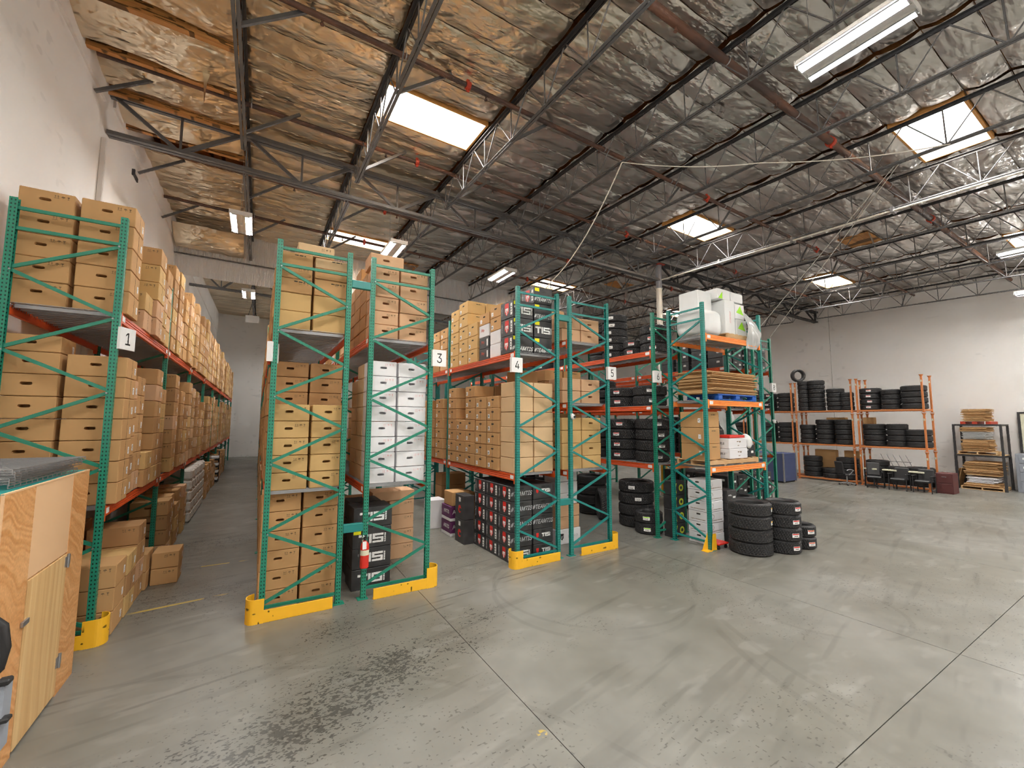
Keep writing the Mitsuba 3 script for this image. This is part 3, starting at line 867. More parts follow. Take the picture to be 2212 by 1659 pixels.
def tis(h):
    """square block lettering: T, I and S with an upright bar behind"""
    q = []
    w = h * 1.0
    q += [sbox(0, .74 * h, 1.05 * h, h), sbox(.40 * h, 0, .68 * h, .8 * h)]
    q += [sbox(1.13 * h, 0, 1.41 * h, h)]
    q += [sbox(1.50 * h, .76 * h, 2.7 * h, h), sbox(1.50 * h, 0, 2.7 * h, .22 * h), sbox(2.44 * h, 0, 2.7 * h, .6 * h), sbox(1.50 * h, .39 * h, 2.7 * h, .6 * h), sbox(1.50 * h, .39 * h, 1.76 * h, h)]
    q += [sbox(2.80 * h, i * .2 * h, 2.96 * h, i * .2 * h + .15 * h) for i in range(5)]
    m = ext(unary_union(q), .0015)
    m.apply_translation([-1.53 * h, -h / 2, 0])
    return m


TXT = {}


def txt(s, h, bold=True, slant=0.0, sx=1.0):
    k = (s, h, bold, slant, sx)
    if k not in TXT:
        m = meshkit.text_mesh(s, h, .0015, bold)
        c = m.bounds.mean(0)
        m.apply_translation([-c[0], -c[1], 0])
        m.vertices[:, 0] = m.vertices[:, 0] * sx + slant * m.vertices[:, 1]
        TXT[k] = m
    return TXT[k].copy()


def shield(h):
    return Polygon([(-.32 * h, .5 * h), (.32 * h, .5 * h), (.32 * h, -.18 * h), (0, -.5 * h), (-.32 * h, -.18 * h)])


def flat(poly, t=.001):
    return ext(poly, t)


def tee(h):
    return unary_union([sbox(-.2 * h, .08 * h, .2 * h, .2 * h), sbox(-.2 * h, -.05 * h, -.11 * h, .2 * h), sbox(.11 * h, -.05 * h, .2 * h, .2 * h), sbox(-.05 * h, -.26 * h, .05 * h, .08 * h)])


def style_parts(style, w, d, h, side):
    """[(part name, mesh, bsdf, label)]; '' is the body"""
    key = (style, round(w, 3), round(d, 3), round(h, 3), side)
    if key in PLYC: return PLYC[key]
    P = []
    sf = '+x' if side > 0 else '-x'
    sx = side * (w / 2 + .0006)

    def dec(name, m, mt, f, u, v, lab=None):
        if f == '-y': M = face('-y', u, -d / 2 - .0004, h / 2 + v)
        else: M = face(f, sx, (u if f == '+x' else -u), h / 2 + v)
        m = m.copy(); m.apply_transform(M)
        P.append((name, mikit.ply(m, mt), lab))

    st, *opt = style.split('.')
    if st in CARD or st == 'white':
        mt = CARD.get(st, 'm_whitecard')
        hole = 'h' in opt
        body = boxmesh(w, d, h, hole, -.02 if w > .5 else 0)
        P.append(('', mikit.ply(body, mt), None))
        ink = 'm_ink' if st != 'white' else 'm_redink'
        if 'i' in opt: dec('print', icons(), ink, '-y', w / 2 - .19, h / 2 - .075)
        if 'I' in opt: dec('print', icons(), ink, sf, min(w, d) / 2 - .18, h / 2 - .07)
        if 'l' in opt:
            dec('label', flat(sbox(-.035, -.05, .035, .05)), 'm_white', sf, d / 2 - .10, -.02, 'white address label')
            dec('label_print', flat(unary_union([sbox(-.025, -.035 + i * .018, .025 - .012 * (i % 3), -.027 + i * .018) for i in range(4)])), 'm_ink', sf, d / 2 - .10, -.02)
        if 't' in opt:
            dec('tape', flat(sbox(-.004, -h / 2 + .004, .004, h / 2 - .004)), 'm_ink', sf, 0.0, 0.0)
        if 'b' in opt:     # square label with a round black mark
            dec('label', flat(sbox(-.045, -.045, .045, .045)), 'm_white', sf, -d / 2 + .10, -h / 2 + .09, 'white square label with a black dot')
            dec('label_mark', flat(Point(-.012, -.005).buffer(.026, 5)), 'm_black', sf, -d / 2 + .10, -h / 2 + .09)
            dec('hand_hole', flat(LineString([(-.036, 0), (.036, 0)]).buffer(.017, 3)), 'm_inkblack', sf, 0, h * .2)
        if 'T' in opt:     # tape over the top
            P.append(('top_tape', mikit.ply(bx(-w / 2 + .01, w / 2 - .01, -.03, .03, h - .0005, h + .0008), 'm_tape'), None))
        if 'koko' in opt:
            dec('emblem', cat(flat(shield(.15).difference(unary_union([sbox(-.03, .0, .03, .012), sbox(-.03, -.03, .012, -.018)])))), 'm_black', '-y', -w * .27, 0)
            dec('lettering', txt('KOKO', .052, False, 0, 1.5), 'm_greylogo', '-y', w * .18, 0)
        if 'kokoside' in opt:
            dec('emblem', flat(shield(.16).difference(sbox(-.03, -.01, .03, .01))), 'm_black', '-y', -w * .22, 0)
            dec('lettering', txt('KO', .06), 'm_black', '-y', w * .26, -.02)
        if 'wheels' in opt:
            dec('lettering', txt('5 WHEELS', .05, True, 0, .8), 'm_black', '-x', .03, .0)
            dec('print', flat(unary_union([sbox(-.05, .03, .02, .05), sbox(.05, .02, .11, .05), sbox(-.02, -.06, .05, -.045)])), 'm_ink', '-y', 0, 0)
        if 'pro' in opt:
            dec('lettering', txt('Pro', .07, True, .25), 'm_redpipe', sf, -.06, .02, 'red script lettering')
        if 'dots' in opt:
            dec('print', flat(unary_union([sbox(-w * .42 + i * .028, -.006, -w * .42 + i * .028 + .016, .012) for i in range(int(w * .84 / .028))])), 'm_ink', '-y', 0, -h / 2 + .05)
            dec('ring_mark', flat(Point(0, 0).buffer(.055, 8).difference(Point(0, 0).buffer(.048, 8))), 'm_ink', '-y', -w * .25, .02)
            dec('print', flat(unary_union([sbox(-d * .38 + i * .028, -.006, -d * .38 + i * .028 + .016, .012) for i in range(int(d * .76 / .028))])), 'm_ink', '-x', 0, -h / 2 + .05)
            dec('hand_hole', flat(LineString([(-.036, 0), (.036, 0)]).buffer(.017, 3)), 'm_inkblack', '-x', 0, .06) if sf == '-x' else None
        if 'text' in opt:
            dec('print', flat(unary_union([sbox(-.07, .0, -.02, .016), sbox(-.005, .0, .05, .016), sbox(.065, .0, .085, .016)])), 'm_inkblack', '-y', w * .12, h * .28)
    elif st == 'black':
        P.append(('', mikit.ply(rbx(-w / 2, w / 2, -d / 2, d / 2, 0, h, .006), 'm_blackbox'), None))
        if 'tis' in opt:
            dec('lettering', tis(min(.158, h * .46, w * .90 / 2.96)), 'm_white', '-y', .01, -.02 if 'y' in opt else .01, 'white TIS block lettering')
        if 'gtis' in opt:
            dec('lettering', tis(.075), 'm_white', '-y', .07, .02, 'white TIS block lettering')
            dec('red_mark', flat(shield(.10)), 'm_shieldred', '-y', -w / 2 + .10, .02)
        if 'team' in opt:
            dec('lettering', txt('#TEAMTIS', .082, True, .28, .88 if w > .5 else .78), 'm_white' if 'y' in opt else 'm_greylogo', '-y', 0, -h * .24 if 'y' in opt else 0, 'slanted #TEAMTIS lettering')
        if 'gtis' in opt or ('team' in opt and 'y' not in opt):
            dec('hand_hole', flat(LineString([(-.036, 0), (.036, 0)]).buffer(.017, 3)), 'm_black', '-y', .0, h * .33)
        if 'y' in opt:
            dec('sticker', flat(sbox(-.06, -.038, .06, .038)), 'm_yellowsticker', '-y', -w / 2 + .075, h / 2 - .06, 'yellow sticker')
        if 's' in opt:
            sh = h * .82
            dec('red_shield', flat(unary_union([sbox(-.24 * sh, 0, .24 * sh, .5 * sh), shield(sh * .86)])), 'm_shieldred', sf, 0, 0, 'red shield print')
            dec('emblem', flat(tee(sh * 1.0), .0025), 'm_white', sf, 0, -.02)
            dec('label', flat(sbox(-.035, -h * .34, .035, h * .34)), 'm_white', sf, d / 2 - .07, 0, 'white data label')
            dec('label_print', flat(unary_union([sbox(-.025, y, .02, y + .018) for y in (-.07, -.02, .035)]), .0025), 'm_black', sf, d / 2 - .07, 0)
            t = txt('TIS WHEELS', .035, True, 0, .9); t.apply_transform(tr(rz=90))
            t.apply_scale([1, .8, 1])
            dec('side_lettering', t, 'm_greylogo', sf, -d / 2 + .06, 0)
        if 'w' in opt:     # small white labels
            dec('label', flat(sbox(-.05, -.03, .05, .03)), 'm_white', '-y', w * .24, -.03, 'white label')
            dec('lettering', txt('WHEEL', .03), 'm_white', '-y', -w * .2, .03)
            dec('label', flat(sbox(-.05, -.03, .05, .03)), 'm_white', sf, d * .2, .02, 'white label')
        if 'pro' in opt:
            dec('lettering', txt('Pro', .07, True, .25), 'm_redpipe', sf, -.06, .02, 'red script lettering')
            dec('label', flat(sbox(-.03, -.08, .03, .08)), 'm_white', sf, d / 2 - .08, 0, 'white label')
        if 'hub' in opt:
            dec('hub_print', flat(Point(0, 0).buffer(.085, 8).difference(Point(0, 0).buffer(.04, 8))), 'm_neonhub', '-y', .08, 0, 'yellow-green wheel print')
            dec('side_print', flat(Polygon([(-.16, -.11), (-.09, -.12), (-.12, 0), (-.08, .12), (-.13, .12), (-.15, .02)])), 'm_neonhub', '-y', 0, 0)
        if 'disc' in opt:
            dec('red_mark', flat(Point(0, 0).buffer(.09, 8).difference(sbox(-.02, -.05, .1, .02))), 'm_shieldred', sf, 0, -h * .1)
            dec('label', flat(sbox(-.05, -.05, .05, .05)), 'm_white', sf, 0, h * .3, 'white label')
    elif st == 'purple':
        P.append(('', mikit.ply(rbx(-w / 2, w / 2, -d / 2, d / 2, 0, h, .006), 'm_purple'), None))
        P.append(('band', mikit.ply(rbx(-w / 2 - .002, w / 2 + .002, -d / 2 - .002, d / 2 + .002, .002, .075, .004), 'm_whitecard'), 'white band around the bottom'))
        dec('lettering', txt('ARTIS', .10, False), 'm_white', '-y', -.02, .045, 'white ARTIS lettering')
        dec('side_lettering', txt('ARTIS', .085, False), 'm_white', '-x', .03, .045, 'white ARTIS lettering')
        dec('label', flat(sbox(-.05, -.045, .05, .045)), 'm_white', '-y', w * .25, -.0 if 'big' not in opt else -.3, None) if 'big' not in opt else None
    elif st == 'foam':
        P.append(('', mikit.ply(rbx(-w / 2, w / 2, -d / 2, d / 2, 0, h, .012), 'm_wrap'), None))
        if 'g' in opt:
            dec('green_mark', flat(Polygon([(-.16, -.05), (.16, -.09), (.02, .14)])), 'm_limegreen', '-y', 0, .02, 'lime green triangle')
        if 'gs' in opt:
            dec('green_mark', flat(Polygon([(-.10, -.09), (.08, -.09), (.08, .09)])), 'm_limegreen', '-y', -w / 2 + .12, -.03, 'lime green triangle')
            dec('lettering', txt('BIOFOAM', .035), 'm_greylogo', '-y', .1, -.02) if 'zz' in opt else None
        if 'r' in opt:
            t = txt('FRAGILE', .05); t.apply_transform(tr(rz=-90))
            dec('red_print', t, 'm_redink', '-y', 0, 0)
    PLYC[key] = P
    return P


CARTONS = []          # (distance measure, key data) of the brown ones, resolved below
BROWN = []


def stack(x0, x1, y0, d, z0, tiers, style, where, adj, side=1, cat_='cardboard carton', group=None, jit=.008, gap=.007, rz=0):
    """tiers: list of heights, or (n, h); x0..x1 and y0..y0+d the footprint; style may be a list by tier"""
    if isinstance(tiers, tuple): tiers = [tiers[1]] * tiers[0]
    z = z0
    w = x1 - x0
    n = len(tiers)
    for i, h in enumerate(tiers):
        s = style[i % len(style)] if isinstance(style, list) else style
        a = adj[i % len(adj)] if isinstance(adj, list) else adj
        dx, dy = rng.uniform(-jit, jit) * .4, rng.uniform(-jit, jit)
        r = rng.uniform(-.6, .6) if rz == 0 else rz
        M = tr((x0 + x1) / 2 + dx, y0 + d / 2 + dy, z + .001, r)
        lab = f'{a} {where}{tier(i, n)}'
        P = (s, round(w, 2) - .008, round(d, 2) - .008, round(h - gap, 3), side)
        item = (h / np.linalg.norm([(x0 + x1) / 2, y0, z - CAM_H]) , P, M, lab, cat_, group)
        if cat_ == 'cardboard carton': BROWN.append(item)
        else: build_box(item)
        z += h
    return z


NAMEOF = {'cardboard carton': 'cardboard_carton', 'white box': 'white_box', 'black box': 'black_box', 'purple box': 'purple_box', 'foam block': 'foam_block'}


def build_box(item):
    _, P, M, lab, c, g = item
    k = thing(NAMEOF[c], lab, c, g)
    for nm, shp, pl in style_parts(*P):
        if nm == '': scene[k] = put(shp, M)
        else: part(k, nm, shp, M, pl)


# ---- rack 1 (left wall)
G1 = 'cartons on rack 1'
hi = 'tan.h.i.l.t'
stack(-2.77, -2.24, 7.68, .54, 4.295, [.32, .31, .31, .31, .29], hi, 'rack 1 top shelf, left column at the end frame', 'tan carton', 1, group=G1)
stack(-2.19, -1.62, 7.68, .54, 4.295, [.32, .31, .31, .31, .29], hi, 'rack 1 top shelf, right column at the end frame', 'tan carton', 1, group=G1)
stack(-2.77, -2.24, 7.68, .54, 1.70, [.285] * 7 + [.22], 'tan.h.l', 'rack 1 middle shelf, left column at the end frame', 'tan carton', 1, group=G1)
stack(-2.19, -1.58, 7.70, .54, 1.70, [.285] * 7, 'tan.h.l.t', 'rack 1 middle shelf, right column at the end frame', 'tan carton', 1, group=G1)
TOP1 = [[0, 2, 5, 4, 5], [6, 6, 3, 5, 6, 5], [6, 6, 5, 6, 4, 6], [7, 6, 6, 5, 6, 6], [6, 5, 6, 6, 5, 6], [6, 6, 5, 6, 5, 6], [6, 5, 6, 4, 6, 6], [5, 6, 5, 6, 5, 4]]
MID1 = [[6, 6, 2, 7, 6], [0, 7, 6, 6, 5, 7], [0, 7, 6, 7, 5, 6], [6, 0, 7, 6, 6, 7], [7, 6, 5, 7, 6, 0], [7, 6, 7, 6, 5, 7], [6, 7, 6, 7, 6, 5], [6, 7, 6, 5, 6, 7]]
LOW1 = [[3, 4, 2, 0, 0], [4, 4, 3, 4, 4, 3], [0, 0, 0, 0, 0, 0], [3, 4, 4, 3, 4, 0], [4, 3, 0, 0, 0, 4], [3, 3, 4, 3, 4, 4], [0, 0, 0, 0, 0, 0], [0, 0, 0, 0, 0, 0]]
bayw = ['first', 'second', 'third', 'fourth', 'fifth', 'sixth', 'seventh', 'eighth']
stw = ['first', 'second', 'third', 'fourth', 'fifth', 'sixth']
for lev, tab, z0, nm in ((0, TOP1, 4.295, 'top'), (1, MID1, 1.70, 'middle'), (2, LOW1, .0, 'floor level')):
    for b, row in enumerate(tab):
        pj = .552 if b == 0 else .572
        ofs = 8.25 if b == 0 else 7.55 + PITCH * b + .07
        for j, n in enumerate(row):
            if n == 0: continue
            st = rng.choice(['tan.h.i.l.t', 'tan.i.l.t', 'tan2.h.i.l.t', 'tan.h.i.t', 'tan.l.t'] if b != 3 else ['yellow.i.t', 'yellow.l.t', 'tan.h.i.t'])
            if b != 3: st = [st.replace('tan2', 'tan').replace('tan', rng2.choice(['tan', 'tan', 'tan2', 'peach', 'yellow', 'dark'])) for _ in range(n)]
            jx = rng.uniform(-.05, .04) + (.05 if lev == 2 else 0)
            h = rng.choice([.295, .305, .29]) if lev else rng.choice([.30, .31, .305])
            stack(-2.17 + jx, -1.62 + jx + (.06 if lev == 2 else 0), ofs + pj * j, .54, z0, (n, h), st, f'rack 1 {nm} shelf, {bayw[b]} bay, {stw[j]} stack along the aisle' if lev < 2 else f'on the floor under rack 1, {bayw[b]} bay, {stw[j]} stack', 'tan carton', 1, group=G1)
            if lev < 2 and b < 3 and j and row[j - 1] < n - 1:      # what shows beside it where the stack in front is low
                stack(-2.75, -2.19 + jx, ofs + pj * j, .54, z0, (n, h), (st if isinstance(st, str) else st[0]).replace('.l', ''), f'rack 1 {nm} shelf, {bayw[b]} bay, back column of the {stw[j]} stack', 'tan carton', 1, group=G1)
stack(-2.18, -1.52, 7.70, .52, 0, (3, .30), 'tan.i.l', 'on the floor under rack 1, beside the plywood cabinet', 'tan carton', 1, group=G1)
stack(-2.76, -2.22, 9.0, .55, 0, (4, .31), 'dark.h', 'on the floor under rack 1, back column', 'brown carton', 1, group=G1)
stack(-1.45, -1.07, 9.55, .50, 0, (2, .27), 'tan.i.l', 'floor carton pair sticking out into the first aisle', 'tan carton', 1, group=G1)
for j in range(6):      # white shrink-wrapped bundles under the third bay
    x0, y0 = -2.15, 7.55 + PITCH * 2 + .10 + .56 * j
    for i in range(5):
        m = rbx(x0, x0 + .66, y0, y0 + .53, i * .29 + .001, i * .29 + .288, .05)
        k = thing('wrapped_bundle', f'white shrink-wrapped bundle under rack 1, {stw[j]} stack{tier(i, 5)}', 'wrapped bundle', 'white wrapped bundles under rack 1')
        scene[k] = mikit.ply(m, 'm_bundle', smooth=30)
for i in range(4):      # white trays on a black stand
    k = thing('white_tray', f'white parts tray on the dark stand far down the first aisle{tier(i, 4)}', 'tray', 'white trays down the aisle')
    scene[k] = mikit.ply(cat(rbx(-1.95, -1.45, 23.5, 24.0, .12 + i * .32, .22 + i * .32, .01)), 'm_white')
k = thing('tray_stand', 'dark stand holding white trays far down the first aisle', 'stand')
scene[k] = mikit.ply(cat(*[bx(-1.98, -1.44, 23.52, 24.0, .04 + i * .32, .115 + i * .32) for i in range(4)], bx(-1.98, -1.94, 23.95, 24.03, 0, 1.4), bx(-1.48, -1.44, 23.95, 24.03, 0, 1.4)), 'm_black')

# ---- rack 2 (tan cartons, left of rack 3)
G2 = 'cartons on the tan carton rack'
w2 = 'end of the tan carton rack'
stack(.14, .65, 7.34, .50, 4.25, [.30, .29, .23, .22, .21], ['yellow', 'yellow', 'tan.i.text', 'tan.i.text', 'tan.text'], 'top shelf, left column, ' + w2, 'tan carton', -1, group=G2)
zt2 = stack(.68, 1.20, 7.34, .50, 4.25, [.30, .30, .28, .18, .17], ['yellow', 'yellow', 'tan.i.text', 'tan.text', 'pale.text'], 'top shelf, right column, ' + w2, 'tan carton', -1, group=G2)
stack(.42, .97, 7.40, .48, 5.505, [.20], 'pale.i', 'lying crosswise on top at the ' + w2, 'pale tan carton', -1, group=G2)
stack(.17, .70, 7.34, .50, 1.77, (5, .262), 'yellow.h.i', 'middle shelf, front left column, ' + w2, 'golden tan carton', -1, group=G2)
stack(.73, 1.25, 7.34, .50, 1.77, (5, .262), 'yellow.h.i', 'middle shelf, front right column, ' + w2, 'golden tan carton', -1, group=G2)
stack(.18, .71, 7.90, .50, 1.77, (8, .255), 'dark.h.i', 'middle shelf, second row left column, ' + w2, 'brown carton', -1, group=G2)
stack(.73, 1.25, 7.90, .50, 1.77, (8, .255), 'dark.h.i', 'middle shelf, second row right column, ' + w2, 'brown carton', -1, group=G2)
stack(.11, .65, 7.46, .52, 0, (6, .287), 'tan.h.i.T', 'on the floor, left column, ' + w2, 'tan carton', -1, group=G2)
stack(.68, 1.20, 7.52, .52, 0, [.27, .27, .30, .30, .30, .27], 'tan.h.i.T', 'on the floor, right column, ' + w2, 'tan carton', -1, group=G2)
for lev, z0, n, nm in ((0, 4.25, 4, 'top'), (1, 1.77, 6, 'middle'), (2, 0, 5, 'floor')):
    for j in range(1, 6):
        if (lev == 1 and j == 1) or (lev == 2 and j == 5): continue
        nn = n + rng.choice([-1, 0, 0, 1])
        stack(.12, .64, 7.34 + .56 * j + (.10 if lev == 2 else 0), .52, z0, (nn, .285 if lev < 2 else .262), rng.choice(['tan', 'dark', 'tan2']), f'{nm} level of the tan carton rack, left side, {stw[j]} stack back', 'tan carton', -1, group=G2)
    for b in range(1, 7):
        for j in range(0, 6, 1 if b < 3 else 2):
            nn = n + rng.choice([-1, 0, 0, 1])
            stack(.12, .64, 7.27 + PITCH * b + .57 * j, .52 if b < 3 else 1.0, z0, (nn, .285 if lev < 2 else .262), rng.choice(['tan', 'dark', 'tan2']), f'{nm} level of the tan carton rack, left side, {bayw[b]} bay, {stw[j]} stack', 'tan carton', -1, group=G2)

# ---- rack 3 (white cartons)
G3 = 'cartons on rack 3'
stack(1.60, 2.06, 7.34, .50, 4.25, [.25, .24, .25, .27, .26], 'peach.h.i', 'rack 3 top shelf, left column at the end frame', 'pink-tan carton', -1, group=G3)
stack(2.08, 2.59, 7.34, .50, 4.25, [.25, .25, .27, .29, .23], 'peach.h.i', 'rack 3 top shelf, right column at the end frame', 'pink-tan carton', -1, group=G3)
stack(1.55, 2.14, 7.36, .48, 5.525, [.24], 'peach.h', 'rack 3 top shelf, single carton on top of the left column', 'pink-tan carton', -1, group=G3)
for j in range(1, 4):
    stack(1.60, 2.08, 7.34 + .54 * j, .52, 4.25, (5 + (j == 2), .26), 'tan2', f'rack 3 top shelf, left side, {stw[j]} stack back', 'tan carton', -1, group=G3)
    stack(2.10, 2.60, 7.34 + .54 * j, .52, 4.25, (5, .26), 'tan.t.l', f'rack 3 top shelf, right side, {stw[j]} stack back', 'tan carton', 1, group=G3)
stack(1.60, 2.06, 7.34, .50, 1.77, (8, .261), 'white.h.i', 'rack 3 middle shelf, left column at the end frame', 'white carton', -1, 'white box', 'white cartons on rack 3')
stack(2.09, 2.60, 7.34, .50, 1.77, (8, .261), 'white.h.i', 'rack 3 middle shelf, right column at the end frame', 'white carton', -1, 'white box', 'white cartons on rack 3')
for j in (1, 2):
    stack(1.60, 2.06, 7.34 + .54 * j, .51, 1.77, (7 + (j == 1), .261), 'pale', f'rack 3 middle shelf, left side behind the white cartons, {stw[j]} stack', 'pale carton', -1, group=G3)
stack(1.45, 2.10, 7.55, .55, 0, (4, .338), ['black.tis', 'black.tis', 'black.tis.y', 'black.tis'], 'behind the fire extinguisher under the white cartons', 'black TIS box', -1, 'black box', 'black boxes behind the fire extinguisher')
stack(1.50, 2.06, 8.14, .55, 0, (4, .338), 'black', 'second stack back behind the fire extinguisher', 'plain black box', -1, 'black box', 'black boxes behind the fire extinguisher')
stack(2.40, 2.92, 8.85, .52, 0, (4, .295), 'peach.i', 'on the floor behind the lower right braces of rack 3', 'pink-tan carton', -1, group=G3)
stack(2.05, 2.92, 8.84, .53, 1.182, [.20], 'peach', 'wide carton lying on the floor stack behind rack 3', 'pink-tan', -1, group=G3)
stack(1.62, 2.2, 8.9, .53, 0, (4, .32), 'peach', 'on the floor behind the black TIS boxes', 'pink-tan carton', -1, group=G3)
stack(2.15, 2.62, 11.2, .50, 0, (2, .36), 'white.kokoside', 'floor pair with shield emblem in the aisle behind rack 3', 'white box', -1, 'white box', 'white emblem boxes')
stack(2.68, 3.15, 11.3, .50, 0, (2, .36), 'white', 'plain floor pair beside the shield emblem boxes', 'white box', -1, 'white box', 'white emblem boxes')
for lev, z0, n in (('top', 4.25, 4), ('middle', 1.77, 5)):
    for b in (0, 1, 2):
        for j in range(6):
            if b == 0 and j < 4: continue
            st, ad, ct = (('white.l', 'white carton', 'white box') if (b + j) % 4 == 3 else ('tan.h.i.t', 'tan carton', 'cardboard carton'))
            stack(2.08, 2.62, 7.27 + PITCH * b + .57 * j, .54, z0, (n + (j % 3) - 1, .28), st, f'rack 3 {lev} shelf facing aisle 4, {bayw[b]} bay, {stw[j]} stack', ad, 1, ct, G3 if ct[0] == 'c' else 'white cartons on rack 3')

# ---- rack 4
G4 = 'cartons on rack 4'
GB4 = 'black lettered boxes on rack 4'
stack(4.44, 4.95, 7.34, .52, 4.25, (3, .372), ['black.team.y.s', 'black.tis.y.s', 'black.tis.y.s'], 'rack 4 top shelf, left end column', 'black box with yellow sticker', -1, 'black box', GB4)
stack(4.97, 5.45, 7.34, .52, 4.25, (4, .372), ['black.team.y', 'black.tis.y', 'black.team.y', 'black.team.y.s'], 'rack 4 top shelf, right end column', 'black box with yellow sticker', -1, 'black box', GB4)
stack(4.47, 4.96, 7.90, .50, 4.25, [.30, .30, .30, .28], ['white', 'white', 'tan.b', 'tan.b'], 'rack 4 top shelf, beside the red shield boxes', ['white carton', 'white carton', 'tan carton', 'tan carton'], -1, 'white box', 'mixed cartons on rack 4')
stack(4.47, 4.96, 8.46, .50, 4.25, [.27, .27, .30, .27], ['black.pro', 'black.pro', 'white.pro', 'tan.b'], 'rack 4 top shelf, red script lettering on the lower ones', ['black box', 'black box', 'white box', 'tan box'], -1, 'white box', 'mixed cartons on rack 4')
tops4 = [(9.02, 3, .33, 'yellow.b'), (9.58, 5, .33, 'yellow.b.text'), (10.15, 5, .31, 'yellow.b'), (10.78 + .12, 4, .30, 'tan.b'), (11.5, 4, .3, 'tan.b')]
for i, (y0, n, h, st) in enumerate(tops4):
    stack(4.45, 4.96, y0, .53, 4.25, (n, h), st, f'rack 4 top shelf, {stw[i]} stack behind mixed boxes', 'golden tan carton', -1, group=G4)
    if i in (1, 2): stack(4.98, 5.5, y0, .53, 4.25, (n, h), 'yellow.text', f'rack 4 top shelf, back column of the {stw[i]} golden stack', 'golden tan carton', -1, group=G4)
stack(4.45, 4.95, 7.34, .52, 1.77, (6, .312), 'pale', 'rack 4 middle shelf, left column at the end frame', 'pale plain carton', -1, group=G4)
stack(4.97, 5.46, 7.34, .52, 1.77, (6, .312), 'pale', 'rack 4 middle shelf, right column at the end frame', 'pale plain carton', -1, group=G4)
mids4 = [(7.34, 0, .312, ''), (7.90, 6, .268, 'tan.b.t'), (8.48, 6, .268, 'tan.b.t'), (9.06, 7, .272, 'tan.b.t'), (9.61, 4, .272, 'tan.b'), (10.16, 7, .275, 'tan.b.t'), (11.1, 6, .28, 'tan.b'), (11.7, 5, .28, 'tan.b'), (12.3, 6, .28, 'dark.h')]
for i, (y0, n, h, st) in enumerate(mids4):
    if n: stack(4.42, 4.95, y0, .54, 1.77, (n, h), st, f'rack 4 middle shelf, {ORD[i + 1]} aisle stack from the end', 'tan carton', -1, group=G4)
for i, y0 in enumerate((9.06, 9.62, 10.17)):
    stack(4.97, 5.49, y0, .54, 1.77, (7, .275), 'dark', f'rack 4 middle shelf, back column, {stw[i]} stack', 'brown carton', -1, group=G4)
stack(4.97, 5.49, 7.95, .54, 1.77, (7, .315), 'dark', 'rack 4 middle shelf, tall back stack behind the pale cartons', 'brown carton', -1, group=G4)
for j in range(3):
    for c, (xa, xb) in enumerate(((4.42, 4.93), (4.96, 5.47))):
        if j and c == 1: continue
        sty = [['black.tis.s', 'black.team.s', 'black.team.s', 'black.team.s', 'black.team.s'], ['black.gtis', 'black.gtis', 'black.team', 'black.team', 'black.gtis']][c]
        if j: sty = ['black.s'] if j == 2 else ['black.s', 'black.s', 'black.s', 'black.s', 'black.s']
        stack(xa, xb, 7.36 + .56 * j, .54, 0, (5, .302), sty, f'on the floor of rack 4, {["left", "right"][c]} column, {stw[j]} row', 'black box', -1, 'black box', 'black boxes under rack 4')
stack(4.97, 5.47, 7.93, .54, 0, (5, .302), 'black', 'on the floor of rack 4, right column behind the front', 'black box', -1, 'black box', 'black boxes under rack 4')
stack(4.16, 4.42, 9.02, .52, 0, (2, .55), 'black.disc', 'standing on end beside the red shield boxes', 'narrow black box', -1, 'black box', 'black boxes under rack 4')
stack(4.16, 4.72, 9.80, .60, 0, (2, .36), ['purple.big', 'purple'], 'purple ARTIS pair on the floor left of the red shield boxes', 'box of the', -1, 'purple box', 'purple ARTIS boxes')
stack(4.20, 4.68, 9.83, .52, .725, [.34], 'tan.h', 'on top of the purple ARTIS boxes', 'tan carton', -1, group=G4)
stack(3.98, 4.41, 10.75, .50, 0, [.74], 'white', 'tall box on the floor left of the purple ARTIS boxes', 'white', -1, 'white box', 'white emblem boxes')
stack(4.55, 5.2, 9.95 + .6, .5, 0, (3, .30), 'dark.h', 'on the floor of rack 4 behind the purple boxes', 'brown carton', -1, group=G4)
stack(4.55, 5.3, 11.4, .5, 0, (4, .33), 'dark', 'on the floor of rack 4, second bay', 'brown carton', -1, group=G4)

# ---- rack 5
G5 = 'cartons on rack 5'
stack(5.74, 6.27, 7.36, .52, 4.63, (2, .285), 'peach.h', 'rack 5 top shelf, left column at the end frame', 'pink-tan carton', -1, group=G5)
stack(6.29, 6.84, 7.36, .52, 4.63, (2, .285), 'peach.h', 'rack 5 top shelf, right column at the end frame', 'pink-tan carton', -1, group=G5)
stack(5.72, 6.25, 7.92, .52, 4.63, (3, .285), 'dark.b', 'rack 5 top shelf, second row back', 'brown carton', -1, group=G5)
stack(5.74, 6.26, 7.36, .52, 3.23, (2, .28), 'peach', 'rack 5 middle shelf, left column at the end frame', 'pink-tan carton', -1, group=G5)
stack(6.29, 6.85, 7.36, .52, 3.23, (2, .28), 'peach.h', 'rack 5 middle shelf, right column at the end frame', 'pink-tan carton', -1, group=G5)
for i, (xa, n) in enumerate(((5.72, 3), (6.28, 3))):
    stack(xa, xa + .54, 8.0, .54, 3.23, (n, .27), 'tan.text', f'rack 5 middle shelf, second row, {["left", "right"][i]} column', 'tan carton', -1, group=G5)
stack(5.72, 6.27, 7.36, .52, 1.77, (4, .285), 'yellow.h.b', 'rack 5 lower shelf, left column at the end frame', 'golden tan carton', -1, group=G5)
stack(6.29, 6.86, 7.36, .52, 1.77, (4, .285), 'yellow.h', 'rack 5 lower shelf, right column at the end frame', 'golden tan carton', -1, group=G5)
stack(5.74, 6.8, 7.95, .5, 1.77, (4, .31), 'tan', 'rack 5 lower shelf, second row', 'wide tan carton', -1, group=G5)
